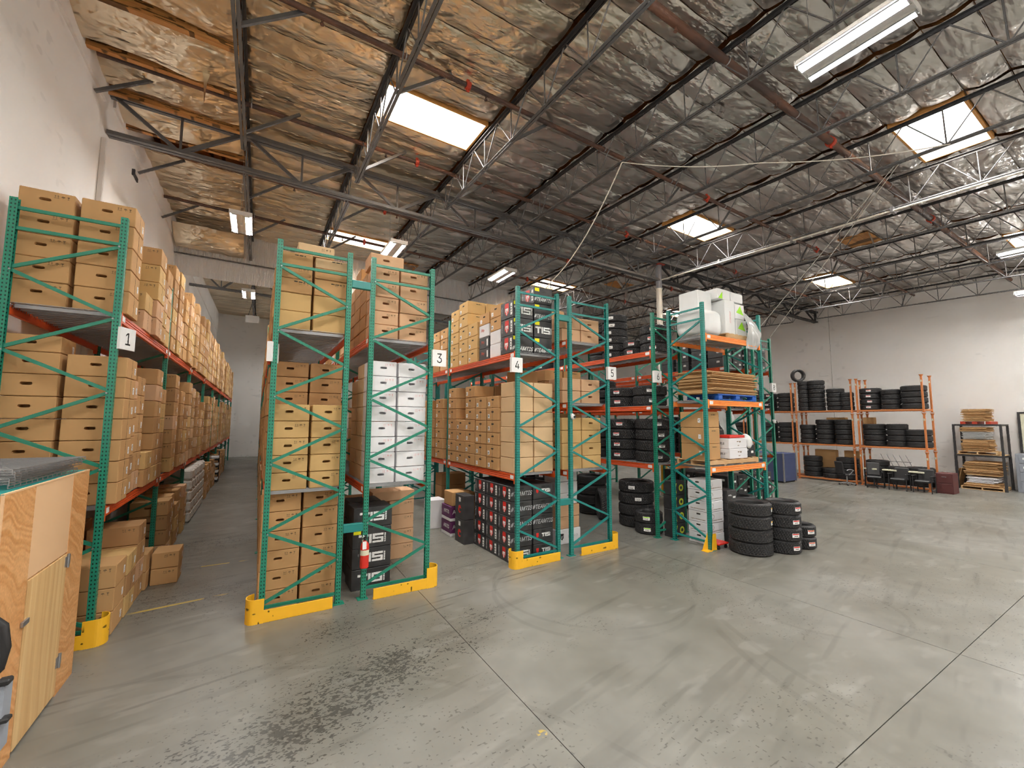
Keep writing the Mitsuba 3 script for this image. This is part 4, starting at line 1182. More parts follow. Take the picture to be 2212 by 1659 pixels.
stack(5.96, 6.68, 7.90, .55, 0, [.34], 'white.koko', 'bottom box of the mixed floor stack in rack 5, shield emblem', 'white KOKO box,', -1, 'white box', 'floor stack in rack 5')
stack(5.98, 6.66, 7.92, .52, .342, (2, .27), 'peach', 'mixed floor stack in rack 5, above the KOKO box', 'tan carton', -1, group=G5)
stack(6.0, 6.62, 7.94, .50, .884, (3, .265), 'white.text', 'mixed floor stack in rack 5, above the tan cartons', 'white box', -1, 'white box', 'floor stack in rack 5')
for j in range(2):
    stack(5.78, 6.88, 9.0 + .8 * j, .56, 3.23, (2, .33), 'tan.text', f'rack 5 middle shelf, wide cartons, {stw[j + 2]} row', 'tan carton', -1, group=G5)

# ---- cross rack and racks 7 / 8
stack(8.80, 9.42, 6.05, .62, 1.94, (3, .375), 'tan.T.text.l', 'cross rack lower shelf, left of the WHEELS boxes', 'big tan carton', -1, group='cartons on the cross rack')
stack(9.66, 10.42, 5.98, .58, 1.94, (2, .245), 'white.wheels', 'cross rack lower shelf, wooden pallet, lettered WHEELS', 'white box', -1, 'white box', 'white WHEELS boxes')
k = thing('red_box', 'flat red lid lying on the white WHEELS boxes', 'box')
scene[k] = mikit.ply(rbx(9.72, 10.36, 6.0, 6.5, 2.435, 2.50, .01), 'm_red')  # a loose red lid on the upper WHEELS box
stack(10.46, 10.96, 6.1, .5, 1.945, [.30], 'black.w', 'cross rack lower shelf, right of the WHEELS boxes', 'black box', -1, 'black box', 'black boxes on the cross rack')
stack(8.97, 9.55, 6.12, .54, .0, (6, .245), 'white.dots', 'on the floor of the cross rack behind the front post', 'white box', -1, 'white box', 'white floor stack of the cross rack')
stack(8.80, 9.24, 6.94, .30, 0, (4, .34), 'black.hub', 'on the floor of the cross rack, yellow-green wheel print', 'black box', -1, 'black box', 'yellow-green wheel print boxes')
stack(9.62, 10.0, 6.05, .6, 0, (4, .30), 'black.w', 'on the floor of the cross rack, right of the white boxes', 'black box', -1, 'black box', 'black floor boxes of the cross rack')
for (xa, lab) in ((12.12, 'left'), (12.66, 'right')):
    stack(xa, xa + .5, 7.6, .5, 4.51, (3, .30), 'black.w', f'top shelf behind the cross rack, {lab} column', 'black box', -1, 'black box', 'black boxes on racks 7 and 8')
    stack(xa, xa + .5, 7.6, .5, 3.23, (3, .30), 'black.w', f'second shelf behind the cross rack, {lab} column', 'black box', -1, 'black box', 'black boxes on racks 7 and 8')
    stack(xa, xa + .5, 7.6, .5, 0, (4, .30), 'black.w', f'on the floor behind the cross rack, {lab} column', 'black box', -1, 'black box', 'black boxes on racks 7 and 8')
    stack(xa + 1.4, xa + 1.9, 7.6, .5, 4.51, (3, .30), 'black.w', f'rack 8 top shelf, {lab} column', 'black box', -1, 'black box', 'black boxes on racks 7 and 8')
    stack(xa + 1.4, xa + 1.9, 7.6, .5, 0, (4, .30), 'black.w', f'on the floor of rack 8, {lab} column', 'black box', -1, 'black box', 'black boxes on racks 7 and 8')
    for j in range(1, 4):
        stack(xa, xa + .5, 7.6 + .6 * j, .5, 1.79, (4, .30), 'black.w', f'lower shelf behind the cross rack, {lab} column, {stw[j]} row', 'black box', -1, 'black box', 'black boxes on racks 7 and 8')
        stack(xa, xa + .5, 7.6 + .6 * j, .5, 0, (4, .30), 'black.w', f'on the floor behind the cross rack, {lab} column, {stw[j]} row', 'black box', -1, 'black box', 'black boxes on racks 7 and 8')
        stack(xa, xa + .5, 7.6 + .6 * j, .5, 4.51, (3, .30), 'black.w', f'top shelf behind the cross rack, {lab} column, {stw[j]} row', 'black box', -1, 'black box', 'black boxes on racks 7 and 8')

# the 300 cartons that show largest are things of their own; the rest are one object
SHOWN = [(0, 9), (12, 26), (29, 33), (39, 43), (45, 45), (47, 59), (66, 67), (73, 78), (89, 89), (291, 311), (319, 331), (345, 350), (361, 362), (583, 591), (593, 595), (599, 602), (606, 610), (664, 666), (670, 693), (699, 701), (707, 721), (1137, 1151), (1159, 1161), (1163, 1163), (1179, 1198), (1202, 1202), (1300, 1307), (1312, 1317), (1325, 1326), (1330, 1378), (1396, 1396), (1417, 1418), (1424, 1429), (1433, 1436), (1439, 1439), (1442, 1450), (1454, 1456), (1461, 1463)]   # runs of the list that show largest
SHOWN = {i for a, b in SHOWN for i in range(a, b + 1)}
for it in [BROWN[i] for i in sorted(SHOWN)]: build_box(it)
rest, tone, tags = [], [], []
TONES = np.array([(.47, .275, .122), (.42, .24, .105), (.56, .36, .20), (.53, .345, .145), (.36, .20, .09)])
for it in [t for i, t in enumerate(BROWN) if i not in SHOWN]:
    (s, w, d, h, sd), M = it[1], it[2]
    m = rbx(-w / 2, w / 2, -d / 2, d / 2, 0, h - .004, .009); m.apply_transform(M); rest.append(m)
    tone.append(np.tile(TONES[rng2.choice([0, 0, 1, 2, 3, 4])] * rng2.uniform(.9, 1.06), (len(m.vertices), 1)))
    if sd > 0 and rng2.random() < .7:
        m = flat(sbox(-.04, -.055, .04, .055)); m.apply_transform(M @ face('+x', w / 2, d / 2 - .11, h * .5)); tags.append(m)
k = thing('distant_cartons', 'tan cartons stacked deep in the racks down the aisles', 'cardboard cartons', kind='stuff')
scene['m_card_mixed'] = {'type': 'twosided', 'b': {'type': 'principled', 'base_color': {'type': 'mesh_attribute', 'name': 'vertex_color'}, 'roughness': .8, 'specular': .2}}
scene[k] = mikit.ply(cat(rest), 'm_card_mixed', color=np.vstack(tone))
part(k, 'labels', mikit.ply(cat(tags), 'm_white'), None, 'small white address labels', 'stuff')


# ================================================================ tyres
def tyre_mesh(R, W, N=120, lugs=40, fine=True, rr=.64):
    """lying on its side, axis z, centred on z = 0; a carcass with shoulders, grooved tread and open middle"""
    r = R * rr
    h = W / 2
    prof = [(r, -h * .62, 0), (r + .012, -h * .80, 0), (r + (R - r) * .35, -h * .97, 0), (r + (R - r) * .66, -h * 1.0, 0), (R - .03, -h * .90, 0), (R - .012, -h * .80, 1)]
    if fine:
        rows = 5
        tw = h * 1.5
        for k in range(rows):
            a = -tw / 2 + tw * k / rows
            b = -tw / 2 + tw * (k + 1) / rows
            prof += [(R - .011, a + .001, 0), (R, a + .006, 2 + k), (R, b - .006, 2 + k), (R - .011, b - .001, 0)]
    else:
        for k in range(4):
            a, b = -h * .7 + h * 1.4 * k / 4, -h * .7 + h * 1.4 * (k + 1) / 4
            prof += [(R, a + .004, 9), (R, b - .008, 9), (R - .010, b - .002, 0)]
    prof += [(R - .012, h * .80, 1), (R - .03, h * .90, 0), (r + (R - r) * .66, h * 1.0, 0), (r + (R - r) * .35, h * .97, 0), (r + .012, h * .80, 0), (r, h * .62, 0), (r - .004, 0, 0)]
    n = len(prof)
    ang = np.arange(N) * 2 * math.pi / N
    V = np.zeros((N, n, 3))
    for i, (pr, pz, tag) in enumerate(prof):
        rad = np.full(N, pr)
        if tag and fine:
            ph = (np.arange(N) + tag * 1) % 3
            rad = rad - np.where(ph == 0, .015, 0)
        V[:, i, 0], V[:, i, 1], V[:, i, 2] = rad * np.cos(ang), rad * np.sin(ang), pz
    F = []
    for a in range(N):
        b = (a + 1) % N
        for i in range(n):
            j = (i + 1) % n
            F += [[a * n + i, b * n + i, b * n + j], [a * n + i, b * n + j, a * n + j]]
    return trimesh.Trimesh(V.reshape(-1, 3), F, process=False)


TY = {}
TN = [0]


def tyre_shape(R, W, fine):
    k = (R, W, fine)
    if k not in TY:
        TY[k] = mikit.ply(tyre_mesh(R, W, 120 if fine else 44, fine=fine), 'm_tyre', smooth=32 if fine else 30)
    return TY[k]


def curved(R, W, ang, hgt, off):
    t = np.linspace(-ang / 2, ang / 2, 7)
    V, F = [], []
    for a in t:
        for z in (-hgt / 2, hgt / 2): V.append([R * math.cos(a), R * math.sin(a), z + off])
    for i in range(6): F += [[2 * i, 2 * i + 2, 2 * i + 3], [2 * i, 2 * i + 3, 2 * i + 1]]
    return trimesh.Trimesh(V, F, process=False)


STK = {}


def tyre(x, y, z, R, W, label, group, fine=False, sticker=None, up=None, band='m_red'):
    """z: its underside when lying; up: heading in degrees of a tyre that stands upright; sticker: heading of the paper label"""
    k = thing('tyre', label, 'tyre', group)
    a = rng.uniform(0, 360)
    M = tr(x, y, z + W / 2, a) if up is None else tr(x, y, z + R, up) @ tr(rx=90)
    scene[k] = put(tyre_shape(R, W, fine), M)
    if sticker is not None:
        key = (R, W, band)
        if key not in STK:
            ar = .17 / R
            STK[key] = (mikit.ply(curved(R + .003, W, ar, .085, 0), 'm_white', smooth=True), mikit.ply(curved(R + .0045, W, ar * .92, .022, .026), band, smooth=True), mikit.ply(curved(R + .0045, W, ar * .5, .012, -.012), 'm_black', smooth=True))
        Ms = tr(x, y, z + W / 2, sticker)
        part(k, 'paper_label', STK[key][0], Ms, 'white paper label')
        part(k, 'label_band', STK[key][1], Ms)
        part(k, 'label_print', STK[key][2], Ms)
    return k


def tyres(x, y, z, R, W, n, where, group, fine=False, st=None, jit=.012, band='m_red'):
    for i in range(n):
        s = None
        if st is not None and (not isinstance(st, list) or st[i % len(st)]):
            s = (st if not isinstance(st, list) else st[i % len(st)]) + rng.uniform(-9, 9)
        tyre(x + rng.uniform(-jit, jit), y + rng.uniform(-jit, jit), z + i * (W + .001), R, W, f'black tyre {where}{tier(i, n)}', group, fine, s, band=band)


GT = 'tyres on the floor before the cross rack'
CAMDIR = lambda x, y: math.degrees(math.atan2(-y, -x))
tyres(9.36, 5.40, 0, .425, .272, 4, 'in the big floor stack nearest the yellow post protector', GT, True, [None, None, -70, -60], band='m_yellow')
tyres(10.09, 5.09, 0, .355, .272, 4, 'in the middle floor stack with red-white labels', GT, True, -105)
tyres(10.77, 5.06, 0, .31, .255, 2, 'in the short floor pair right of the taller stacks', GT, True, -105, band='m_orange')
tyres(10.46, 6.30, 0, .40, .25, 4, 'in the stack behind the three floor stacks, inside the cross rack', GT, True, None)
tyre(11.05, 7.6, 0, .40, .25, 'black tyre standing upright between cross rack and rack 8', GT, False, None, 20)
# rack 6, facing the aisle
G6 = 'tyres on rack 6'
tyres(8.98, 8.99, 4.635, .37, .215, 6, 'on rack 6 top shelf, tall left stack', G6, True, 205, band='m_white')
tyres(9.06, 8.30, 4.635, .31, .225, 2, 'on rack 6 top shelf, short pair before the tall stack', G6, True, 205)
tyres(9.12, 9.74, 4.635, .36, .22, 5, 'on rack 6 top shelf, dark back stack', G6, False, None)
tyres(9.04, 7.60, 4.635, .36, .245, 3, 'on rack 6 top shelf, front stack beside the post', G6, True, 215)
tyres(9.0, 8.75, 3.235, .46, .27, 2, 'on rack 6 middle shelf, left pair with labels', G6, True, 205)
tyres(9.05, 7.80, 3.235, .44, .27, 2, 'on rack 6 middle shelf, front pair', G6, True, 230, band='m_black')
tyres(9.1, 9.72, 3.235, .44, .27, 3, 'on rack 6 middle shelf, rear stack', G6, False, None)
tyres(8.98, 8.72, 1.775, .46, .28, 4, 'on rack 6 lower shelf, labelled stack', G6, True, 208)
tyres(9.08, 7.78, 1.775, .44, .28, 4, 'on rack 6 lower shelf, front stack behind the post', G6, True, 245, band='m_black')
tyres(9.08, 9.72, 1.775, .44, .28, 3, 'on rack 6 lower shelf, rear stack', G6, False, None)
tyres(9.1, 8.40, 0, .47, .30, 4, 'on the floor under rack 6, big tread stack', G6, True, [None, None, 230, 215], band='m_white')
tyres(8.74, 7.66, 0, .345, .27, 2, 'on the floor under rack 6, front pair with green-topped labels', G6, True, 212, band='m_limegreen')
tyre(8.72, 9.35, 0, .44, .27, 'black tyre standing upright under rack 6 beside the big stack', G6, True, None, 60)
tyres(9.1, 10.2, 0, .45, .29, 4, 'on the floor under rack 6, far stack', G6, False, None)
for b in (1,):
    for lev, z0, n in (('top', 4.635, 4), ('middle', 3.235, 3), ('lower', 1.775, 4), ('floor', 0, 4)):
        for j in range(3):
            tyres(9.02, 7.2 + PITCH * b + .62 + 1.1 * j, z0, .44, .26, n, f'deep in rack 6, {lev} level, {bayw[b]} bay, {stw[j]} stack', G6, False, 200 if j % 2 else None)

# ---------------------------------------------------------------- orange stacking racks along the right wall
GO = 'orange stacking tyre racks'
XO, XO2 = 23.6, 24.6
POSTO = {}


def stack_rack(y0, y1, z, h, label, cupped=True):
    r = thing('stacking_rack', label, 'tyre rack', GO)
    for (px, py) in ((XO, y0), (XO, y1), (XO2, y0), (XO2, y1)):
        cup = lathe([(.028, h - .10), (.03, h - .10), (.075, h), (.070, h), (.028, h - .06)], 8)
        part(r, 'post', mikit.ply(cat(rbx(-.032, .032, -.032, .032, .02, h - .06, .006), *([cup] if cupped else []), bx(-.06, .06, -.06, .06, 0, .02)), 'm_orange_rack'), tr(px, py, z))
        part(r, 'post_tag', mikit.ply(bx(-.036, -.033, -.025, .025, h * .8, h * .8 + .09), 'm_cream'), tr(px, py, z))
    for xx in (XO, XO2):
        part(r, 'rail', mikit.ply(rbx(xx - .028, xx + .028, y0 + .03, y1 - .03, .07, .14, .006), 'm_orange_rack'), tr(0, 0, z))
    for yy in (y0, y1):
        part(r, 'rail', mikit.ply(rbx(XO, XO2, yy - .025, yy + .025, .07, .13, .006), 'm_orange_rack'), tr(0, 0, z))
    part(r, 'deck_bar', mikit.ply(cat(*[bx(XO, XO2, yy - .02, yy + .02, .09, .13) for yy in np.linspace(y0 + .4, y1 - .4, 4)]), 'm_orange_rack'), tr(0, 0, z))
    return r


HS = 1.62
bays = [(6.12, 8.36, 'right'), (8.58, 10.95, 'middle'), (11.15, 13.5, 'left'), (13.7, 16.0, 'leftmost')]
for (ya, yb, nm) in bays:
    for lv, lvn in enumerate(('bottom', 'middle', 'top')):
        stack_rack(ya, yb, HS * lv, HS - .03 if lv < 2 else 1.58, f'orange stacking rack, {lvn} tier of the {nm} column by the right wall')
GW = 'tyres on the orange racks'


def wall_tyres(y, lv, R, W, n, nm, x=None, st=None):
    z = HS * lv + .145
    tyres(x or XO + R + .05, y, z, R, W, n, f'on the {["bottom", "middle", "top"][lv]} orange rack, {nm}', GW, False, st, .01)


for (y, lv, R, W, n, nm) in (
    (8.02 - .02, 2, .40, .245, 4, 'first stack right of the paired posts'), (7.25, 2, .34, .22, 4, 'low middle stack of the right column'), (6.52, 2, .43, .25, 4, 'stack at the right end post'),
    (7.94, 1, .42, .245, 4, 'left stack of the right column'), (7.14, 1, .37, .245, 4, 'centre stack of the right column'), (6.48, 1, .44, .25, 3, 'short stack at the right end post'),
    (7.92, 0, .41, .245, 4, 'left stack of the right column'), (7.22, 0, .40, .245, 3, 'centre stack behind the chairs'), (6.5, 0, .46, .26, 3, 'stack behind the padded guest chair'),
    (10.68, 2, .27, .215, 7, 'narrow tall stack under the upright tyre'), (10.16, 2, .36, .215, 7, 'tallest stack of the middle column'), (9.36, 2, .36, .21, 5, 'five-high stack of the middle column'), (8.86, 2, .27, .21, 4, 'partly hidden stack by the paired posts'),
    (10.62, 1, .34, .23, 4, 'left stack of the middle column'), (9.87, 1, .39, .235, 5, 'centre stack of the middle column'), (9.08, 1, .37, .235, 5, 'right stack of the middle column'),
    (10.5, 0, .40, .245, 4, 'left stack of the middle column'), (9.7, 0, .38, .23, 2, 'low pair in the middle column'), (9.05, 0, .43, .25, 4, 'stack behind the swivel chair'),
    (11.62, 2, .38, .24, 4, 'right stack of the left column'), (12.45, 2, .38, .24, 4, 'stack with labels, left column'), (13.1, 2, .34, .24, 5, 'left stack of the left column'),
    (11.62, 1, .40, .26, 4, 'right stack of the left column'), (12.5, 1, .40, .26, 4, 'left stack of the left column'), (14.2, 1, .40, .26, 4, 'stack of the leftmost column'), (14.3, 2, .4, .26, 5, 'stack of the leftmost column'), (15.2, 2, .4, .26, 3, 'far stack of the leftmost column')):
    wall_tyres(y, lv, R, W, n, nm, st=188 if nm.startswith(('first', 'stack with')) else None)
tyre(24.05, 10.98, HS * 2 + .145 + 7 * .216 + .0, .33, .24, 'lone tyre standing upright on top of the orange racks', GW, False, None, -38)

# things along the right wall
k = thing('equipment_case', 'dark blue road case with aluminium edges beside the orange racks', 'case')
scene[k] = mikit.ply(rbx(21.0, 22.1, 10.4, 12.0, .06, 1.35, .02), 'm_bluecase')
for xx in (21.0, 22.1):
    for yy in (10.4, 12.0):
        part(k, 'edge', mikit.ply(rbx(xx - .03, xx + .03, yy - .03, yy + .03, .04, 1.37, .008), 'm_galv'))
part(k, 'base', mikit.ply(bx(21.05, 22.05, 10.45, 11.95, 0, .06), 'm_black'))
part(k, 'label', mikit.ply(bx(20.994, 20.999, 11.3, 11.5, 1.05, 1.17), 'm_white'))


def swivel_chair(x, y, rz, label, pad, arms):
    c = thing('office_chair', label, 'chair', 'black chairs along the orange racks')
    M = tr(x, y, 0, rz)
    star = [rod((0, 0, .11), (.30 * math.cos(a), .30 * math.sin(a), .065), .022, 8) for a in np.arange(5) * 2 * math.pi / 5]
    part(c, 'base', mikit.ply(cat(*star, rod((0, 0, .08), (0, 0, .42), .028, 10)), arms), M)
    for a in np.arange(5) * 2 * math.pi / 5:
        part(c, 'caster', mikit.ply(trimesh.creation.cylinder(.028, .04, sections=10).apply_transform(tr(.30 * math.cos(a), .30 * math.sin(a), .03, rx=90)), 'm_black'), M)
    seat = rbx(-.25, .25, -.24, .26, .42, .50, .035)
    part(c, 'seat', mikit.ply(seat, 'm_chair', smooth=30), M)
    back = rbx(-.23, .23, -.03, .04, 0, .56, .03); back.apply_transform(tr(0, .27, .50, rx=-9))
    part(c, 'backrest', mikit.ply(back, 'm_chair', smooth=30), M)
    if pad:
        pd = rbx(-.14, .14, -.045, -.03, .28, .48, .006); pd.apply_transform(tr(0, .27, .50, rx=-9))
        part(c, 'back_panel', mikit.ply(pd, 'm_shieldred'), M, 'red back panel')
    for s in (-1, 1):
        arc = [(s * .27, -.1 + .30 * t, .66 + .05 * math.sin(math.pi * t)) for t in np.linspace(0, 1, 8)]
        part(c, 'armrest', mikit.ply(cat(tube([(s * .25, .1, .46), (s * .29, .02, .56), (s * .27, -.08, .66)], .017, 6), tube(arc, .024, 6)), arms), M)


def guest_chair(x, y, rz, label):
    c = thing('guest_chair', label, 'chair', 'black chairs along the orange racks')
    M = tr(x, y, 0, rz)
    part(c, 'seat', mikit.ply(rbx(-.25, .25, -.25, .23, .40, .50, .035), 'm_chair', smooth=30), M)
    b = rbx(-.25, .25, -.04, .04, .0, .46, .035); b.apply_transform(tr(0, .24, .46, rx=-8))
    part(c, 'backrest', mikit.ply(b, 'm_chair', smooth=30), M)
    for s in (-1, 1):
        part(c, 'leg', mikit.ply(rod((s * .28, -.24, .0), (s * .28, -.22, .66), .016, 8), 'm_black'), M)
        part(c, 'leg', mikit.ply(rod((s * .28, .27, .0), (s * .28, .22, .66), .016, 8), 'm_black'), M)
        part(c, 'armrest', mikit.ply(rbx(s * .28 - .03, s * .28 + .03, -.26, .24, .65, .69, .01), 'm_chair'), M)


swivel_chair(23.0, 8.72, 60, 'swivel chair with red back panel and silver arms at the orange racks', True, 'm_galv')
swivel_chair(23.05, 7.75, -70, 'plain black swivel chair turned sideways before the orange racks', False, 'm_black')
guest_chair(23.1, 6.92, 90 + 180, 'black guest chair between swivel chair and padded guest chair')
guest_chair(23.15, 6.17, 90 + 180, 'padded black guest chair at the right end post of the orange racks')
for i, y in enumerate((7.95, 7.28, 6.42)):
    k = thing('cream_board', ['left', 'middle', 'right'][i] + ' cream strip of board lying behind the chairs', 'board', 'cream boards')
    scene[k] = mikit.ply(rbx(23.30, 23.52, y - .22, y + .26, .74, .80, .004), 'm_cream')
    part(k, 'stand', mikit.ply(cat(bx(23.33, 23.37, y - .2, y - .16, 0, .74), bx(23.33, 23.37, y + .2, y + .24, 0, .74)), 'm_black'))
k = thing('filing_cabinet', 'burgundy two-drawer filing cabinet beside the guest chair', 'cabinet')
scene[k] = mikit.ply(rbx(23.55, 24.2, 5.42, 5.92, 0, .80, .01), 'm_burgundy')
for z in (.06, .43): part(k, 'drawer', mikit.ply(rbx(23.535, 23.549, 5.45, 5.89, z, z + .33, .004), 'm_burgundy'))
part(k, 'handle', mikit.ply(rod((23.52, 5.6, .66), (23.52, 5.74, .66), .01, 6), 'm_galv'))
k = thing('wire_grid', 'black wire grid panel leaning behind the bottom orange racks', 'wire grid')
wg = [rod((24.45, 6.5 + i * .22, .001), (24.95, 7.2 + i * .22, 1.35), .008, 4) for i in range(5)] + [rod((24.45 + .09 * i, 6.5 + i * .12, .25 + i * .2), (24.45 + .09 * i, 7.5 + i * .12, .25 + i * .2), .008, 4) for i in range(5)]
scene[k] = mikit.ply(cat(*wg), 'm_black')


# flattened cartons in piles
def sheets(x0, x1, y0, y1, z, n, where, group, t=.02, ragged=.08, mt='m_cardsheet'):
    for i in range(n):
        a, b, c, d = (rng.uniform(-ragged, ragged) for _ in range(4))
        poly = Polygon([(x0 + a, y0 + b), (x1 + c, y0 + b * .5), (x1 + c * .6, y1 + d), (x0 + a * .4, y1 + d * .7)])
        k = thing('flattened_carton', f'flattened cardboard carton {where}{tier(i, n)}', 'flattened carton', group)
        m = ext(poly, t * rng.uniform(.75, .98))
        v = m.vertices
        v[:, 2] += .012 * np.sin(v[:, 0] * 3 + i) * 0
        m.apply_translation([0, 0, z + i * t + .001])
        scene[k] = mikit.ply(m, mt)
    return z + n * t


def pallet(x0, x1, y0, y1, z, label, mt='m_palletwood', blue=False):
    p = thing('plastic_pallet' if blue else 'wooden_pallet', label, 'pallet')
    if blue:
        for x in np.linspace(x0, x1 - .16, 3):
            for y in np.linspace(y0, y1 - .16, 3): part(p, 'foot', mikit.ply(rbx(x, x + .16, y, y + .16, z + .025, z + .12, .01), mt))
        part(p, 'deck', mikit.ply(rbx(x0, x1, y0, y1, z + .12, z + .155, .008), mt))
        for y in np.linspace(y0, y1 - .12, 3): part(p, 'runner', mikit.ply(rbx(x0, x1, y, y + .12, z + .001, z + .025, .005), mt))
        return z + .156
    for y in np.linspace(y0, y1 - .04, 3): part(p, 'stringer', mikit.ply(bx(x0, x1, y, y + .04, z + .018, z + .108), mt))
    for x in np.linspace(x0, x1 - .10, 7): part(p, 'plank', mikit.ply(bx(x, x + .10, y0, y1, z + .108, z + .127), mt))
    for x in np.linspace(x0, x1 - .10, 4): part(p, 'plank', mikit.ply(bx(x, x + .10, y0, y1, z + .001, z + .018), mt))
    return z + .128


# black steel stand with flattened cartons by the right wall
st = thing('steel_stand', 'black steel stand loaded with flattened cartons by the right wall', 'rack')
sx0, sx1, sy0, sy1 = 26.2, 27.3, 4.50, 5.88
for (x, y, dx, dy) in ((sx0, sy0, 0, .06), (sx0, sy1, 0, -.02), (sx1, sy0, 0, .06), (sx1, sy1, 0, -.02)):
    part(st, 'leg', mikit.ply(cat(bx(-.04, .04, -.04, .04, 0, 1.38), bx(-.035, .035, -.035, .035, 1.38, 2.75)), 'm_darksteel'), tr(x, y, 0))
part(st, 'rail', mikit.ply(cat(*[bx(sx0 - .03, sx0 + .03, sy0, sy1, z, z + .07) for z in (1.38, 2.68)], *[bx(sx1 - .03, sx1 + .03, sy0, sy1, z, z + .07) for z in (1.38, 2.68)], *[bx(sx0, sx1, y - .03, y + .03, z, z + .07) for y in (sy0, sy1) for z in (1.38, 2.68)]), 'm_darksteel'))
part(st, 'shelf', mikit.ply(bx(sx0, sx1, sy0, sy1, 1.45, 1.47), 'm_palletwood'))
GC = 'flattened cartons on the steel stand'
pallet(sx0 - .05, sx1, sy0 + .15, sy1 - .1, 1.475, 'wooden pallet on the middle shelf of the black stand')
sheets(sx0 + .02, sx1 - .1, sy0 + .35, sy1 - .22, 1.605, 22, 'piled on the pallet in the black stand', GC, .022)
sheets(sx0 + .06, sx1 - .15, sy0 + .42, sy1 - .25, 2.13, 12, 'under film in the upper part of the black stand', GC, .025, mt='m_film')
sheets(sx0 + .0, sx1 - .1, sy0 + .38, sy1 - .2, 2.44, 8, 'high in the black stand just below its top rail', GC, .024)
k = thing('red_pallet', 'red plastic pallet on top of the black stand', 'pallet')
scene[k] = mikit.ply(cat(*[rbx(sx0, sx1, y, y + .16, 2.752, 2.87, .01) for y in (4.75, 5.15, 5.5)]), 'm_redpipe')
sheets(sx0 + .0, sx1 - .2, sy0 + .34, sy1 - .3, 2.875, 24, 'piled on the red pallet on top of the black stand', GC, .022)
pallet(sx0 - .08, sx1, sy0 + .05, sy1 - .1, 0.001, 'wooden pallet on the floor under the black stand')
sheets(sx0 - .02, sx1 - .1, sy0 + .15, sy1 - .2, .13, 5, 'low on the floor pallet of the black stand', GC, .03)
sheets(sx0 + .02, sx1 - .1, sy0 + .25, sy1 - .3, .29, 8, 'white-edged, in the lower part of the black stand', GC, .03, mt='m_whitecard')
sheets(sx0 + .0, sx1 - .1, sy0 + .12, sy1 - .25, .60, 20, 'in the lower part of the black stand', GC, .028, .12)
for i, (y, rz) in enumerate(((5.98, 12), (6.12, 16))):
    k = thing('leaning_board', ['nearer', 'farther'][i] + ' brown board leaning by the black stand', 'board', 'leaning boards')
    scene[k] = mikit.ply(bx(26.5, 27.3, -.012, .012, 0, .85), 'm_cardsheet').copy()
    scene[k] = put(scene[k], tr(0, y, 0, 0, rx=rz))
dr_ = thing('drawer_cabinet', 'grey parts cabinet with white labels at the right edge of the photo', 'cabinet')
scene[dr_] = mikit.ply(rbx(26.7, 27.5, 3.2, 4.28, 0, 1.55, .01), 'm_greypaint')
for i in range(4):
    part(dr_, 'drawer', mikit.ply(rbx(26.68, 26.699, 3.3, 4.18, .1 + i * .36, .42 + i * .36, .004), 'm_greypaint'))
    part(dr_, 'drawer_label', mikit.ply(bx(26.676, 26.679, 3.85, 4.08, .24 + i * .36, .33 + i * .36), 'm_white'))
k = thing('framed_board', 'dark framed board leaning on the wall above the grey parts cabinet', 'board')
scene[k] = mikit.ply(cat(bx(27.5, 27.56, 3.3, 4.15, 1.56, 3.2)), 'm_cream')
part(k, 'border', mikit.ply(cat(bx(27.47, 27.57, 4.15, 4.23, 1.56, 3.25), bx(27.47, 27.57, 3.3, 4.23, 3.2, 3.27)), 'm_darksteel'))
for i, (x, y, z, w) in enumerate(((24.6, 9.6, HS + .15, .8), (24.6, 8.3, HS + .15, .4), (24.5, 10.1, .15, .9), (24.5, 9.0, .15, .6))):
    k = thing('cardboard_carton', ['open tan carton behind the tyres, middle tier of the middle orange rack', 'small tan carton by the paired posts, middle orange tier', 'tan carton behind the low tyre pair, bottom orange tier', 'tan carton behind the swivel chair, bottom orange tier'][i], 'cardboard carton', 'cartons on the orange racks')
    scene[k] = mikit.ply(rbx(x - .1, x + .2, y - w / 2, y + w / 2, z, z + (1.28 if i < 2 else 1.3), .008), 'm_card_tan')

# ---------------------------------------------------------------- loads of the cross rack
zp = pallet(8.78, 10.9, 5.99, 6.78, 1.815, 'wooden pallet on the cross rack lower shelf')
zb = pallet(9.30, 10.9, 5.97, 6.83, 3.335, 'bright blue plastic pallet on the cross rack middle shelf', 'm_blueplastic', True)
sheets(8.95, 10.9, 5.98, 6.82, zb + .001, 20, 'in the wide pile on the blue pallet', 'flattened cartons on the blue pallet', .027, .10)
zq = pallet(9.75, 10.95, 5.97, 6.83, 4.875, 'wooden pallet under the foam blocks on the cross rack top shelf')
GF = 'white foam blocks on the cross rack'
def foam(x0, x1, y0, y1, z0, h, st, lab):
    stack(x0, x1, y0, y1 - y0, z0, [h], st, lab, 'white', -1, 'foam block', GF, .0)
foam(9.78, 10.20, 6.02, 6.6, zq, .86, 'foam.r', 'upright foam block with red print on the cross rack top')
foam(10.25, 10.70, 6.02, 6.6, zq, .42, 'foam.g', 'lower foam block with green triangle on the cross rack top')
foam(10.25, 10.66, 6.04, 6.6, zq + .425, .40, 'foam.g', 'upper foam block with green triangle on the cross rack top')
foam(10.18, 10.72, 6.1, 6.7, zq + .88, .26, 'foam', 'small foam block topmost right on the cross rack')
foam(9.62, 10.16, 6.1, 6.7, zq + .88, .27, 'foam.gs', 'wide foam block topmost left on the cross rack')
foam(9.05, 9.60, 6.25, 6.8, 4.877, 1.18, 'foam', 'tall foam block behind the white sack on the cross rack')
k = thing('white_sack', 'large round-shouldered white sack on the cross rack top shelf', 'sack')
m = trimesh.creation.icosphere(4, 1.0)
v = m.vertices
p = np.sign(v) * np.abs(v) ** .45
p = p * [.44, .40, .33]
p += .012 * (meshkit.noise(p * 9)[:, None] - .5) * 2
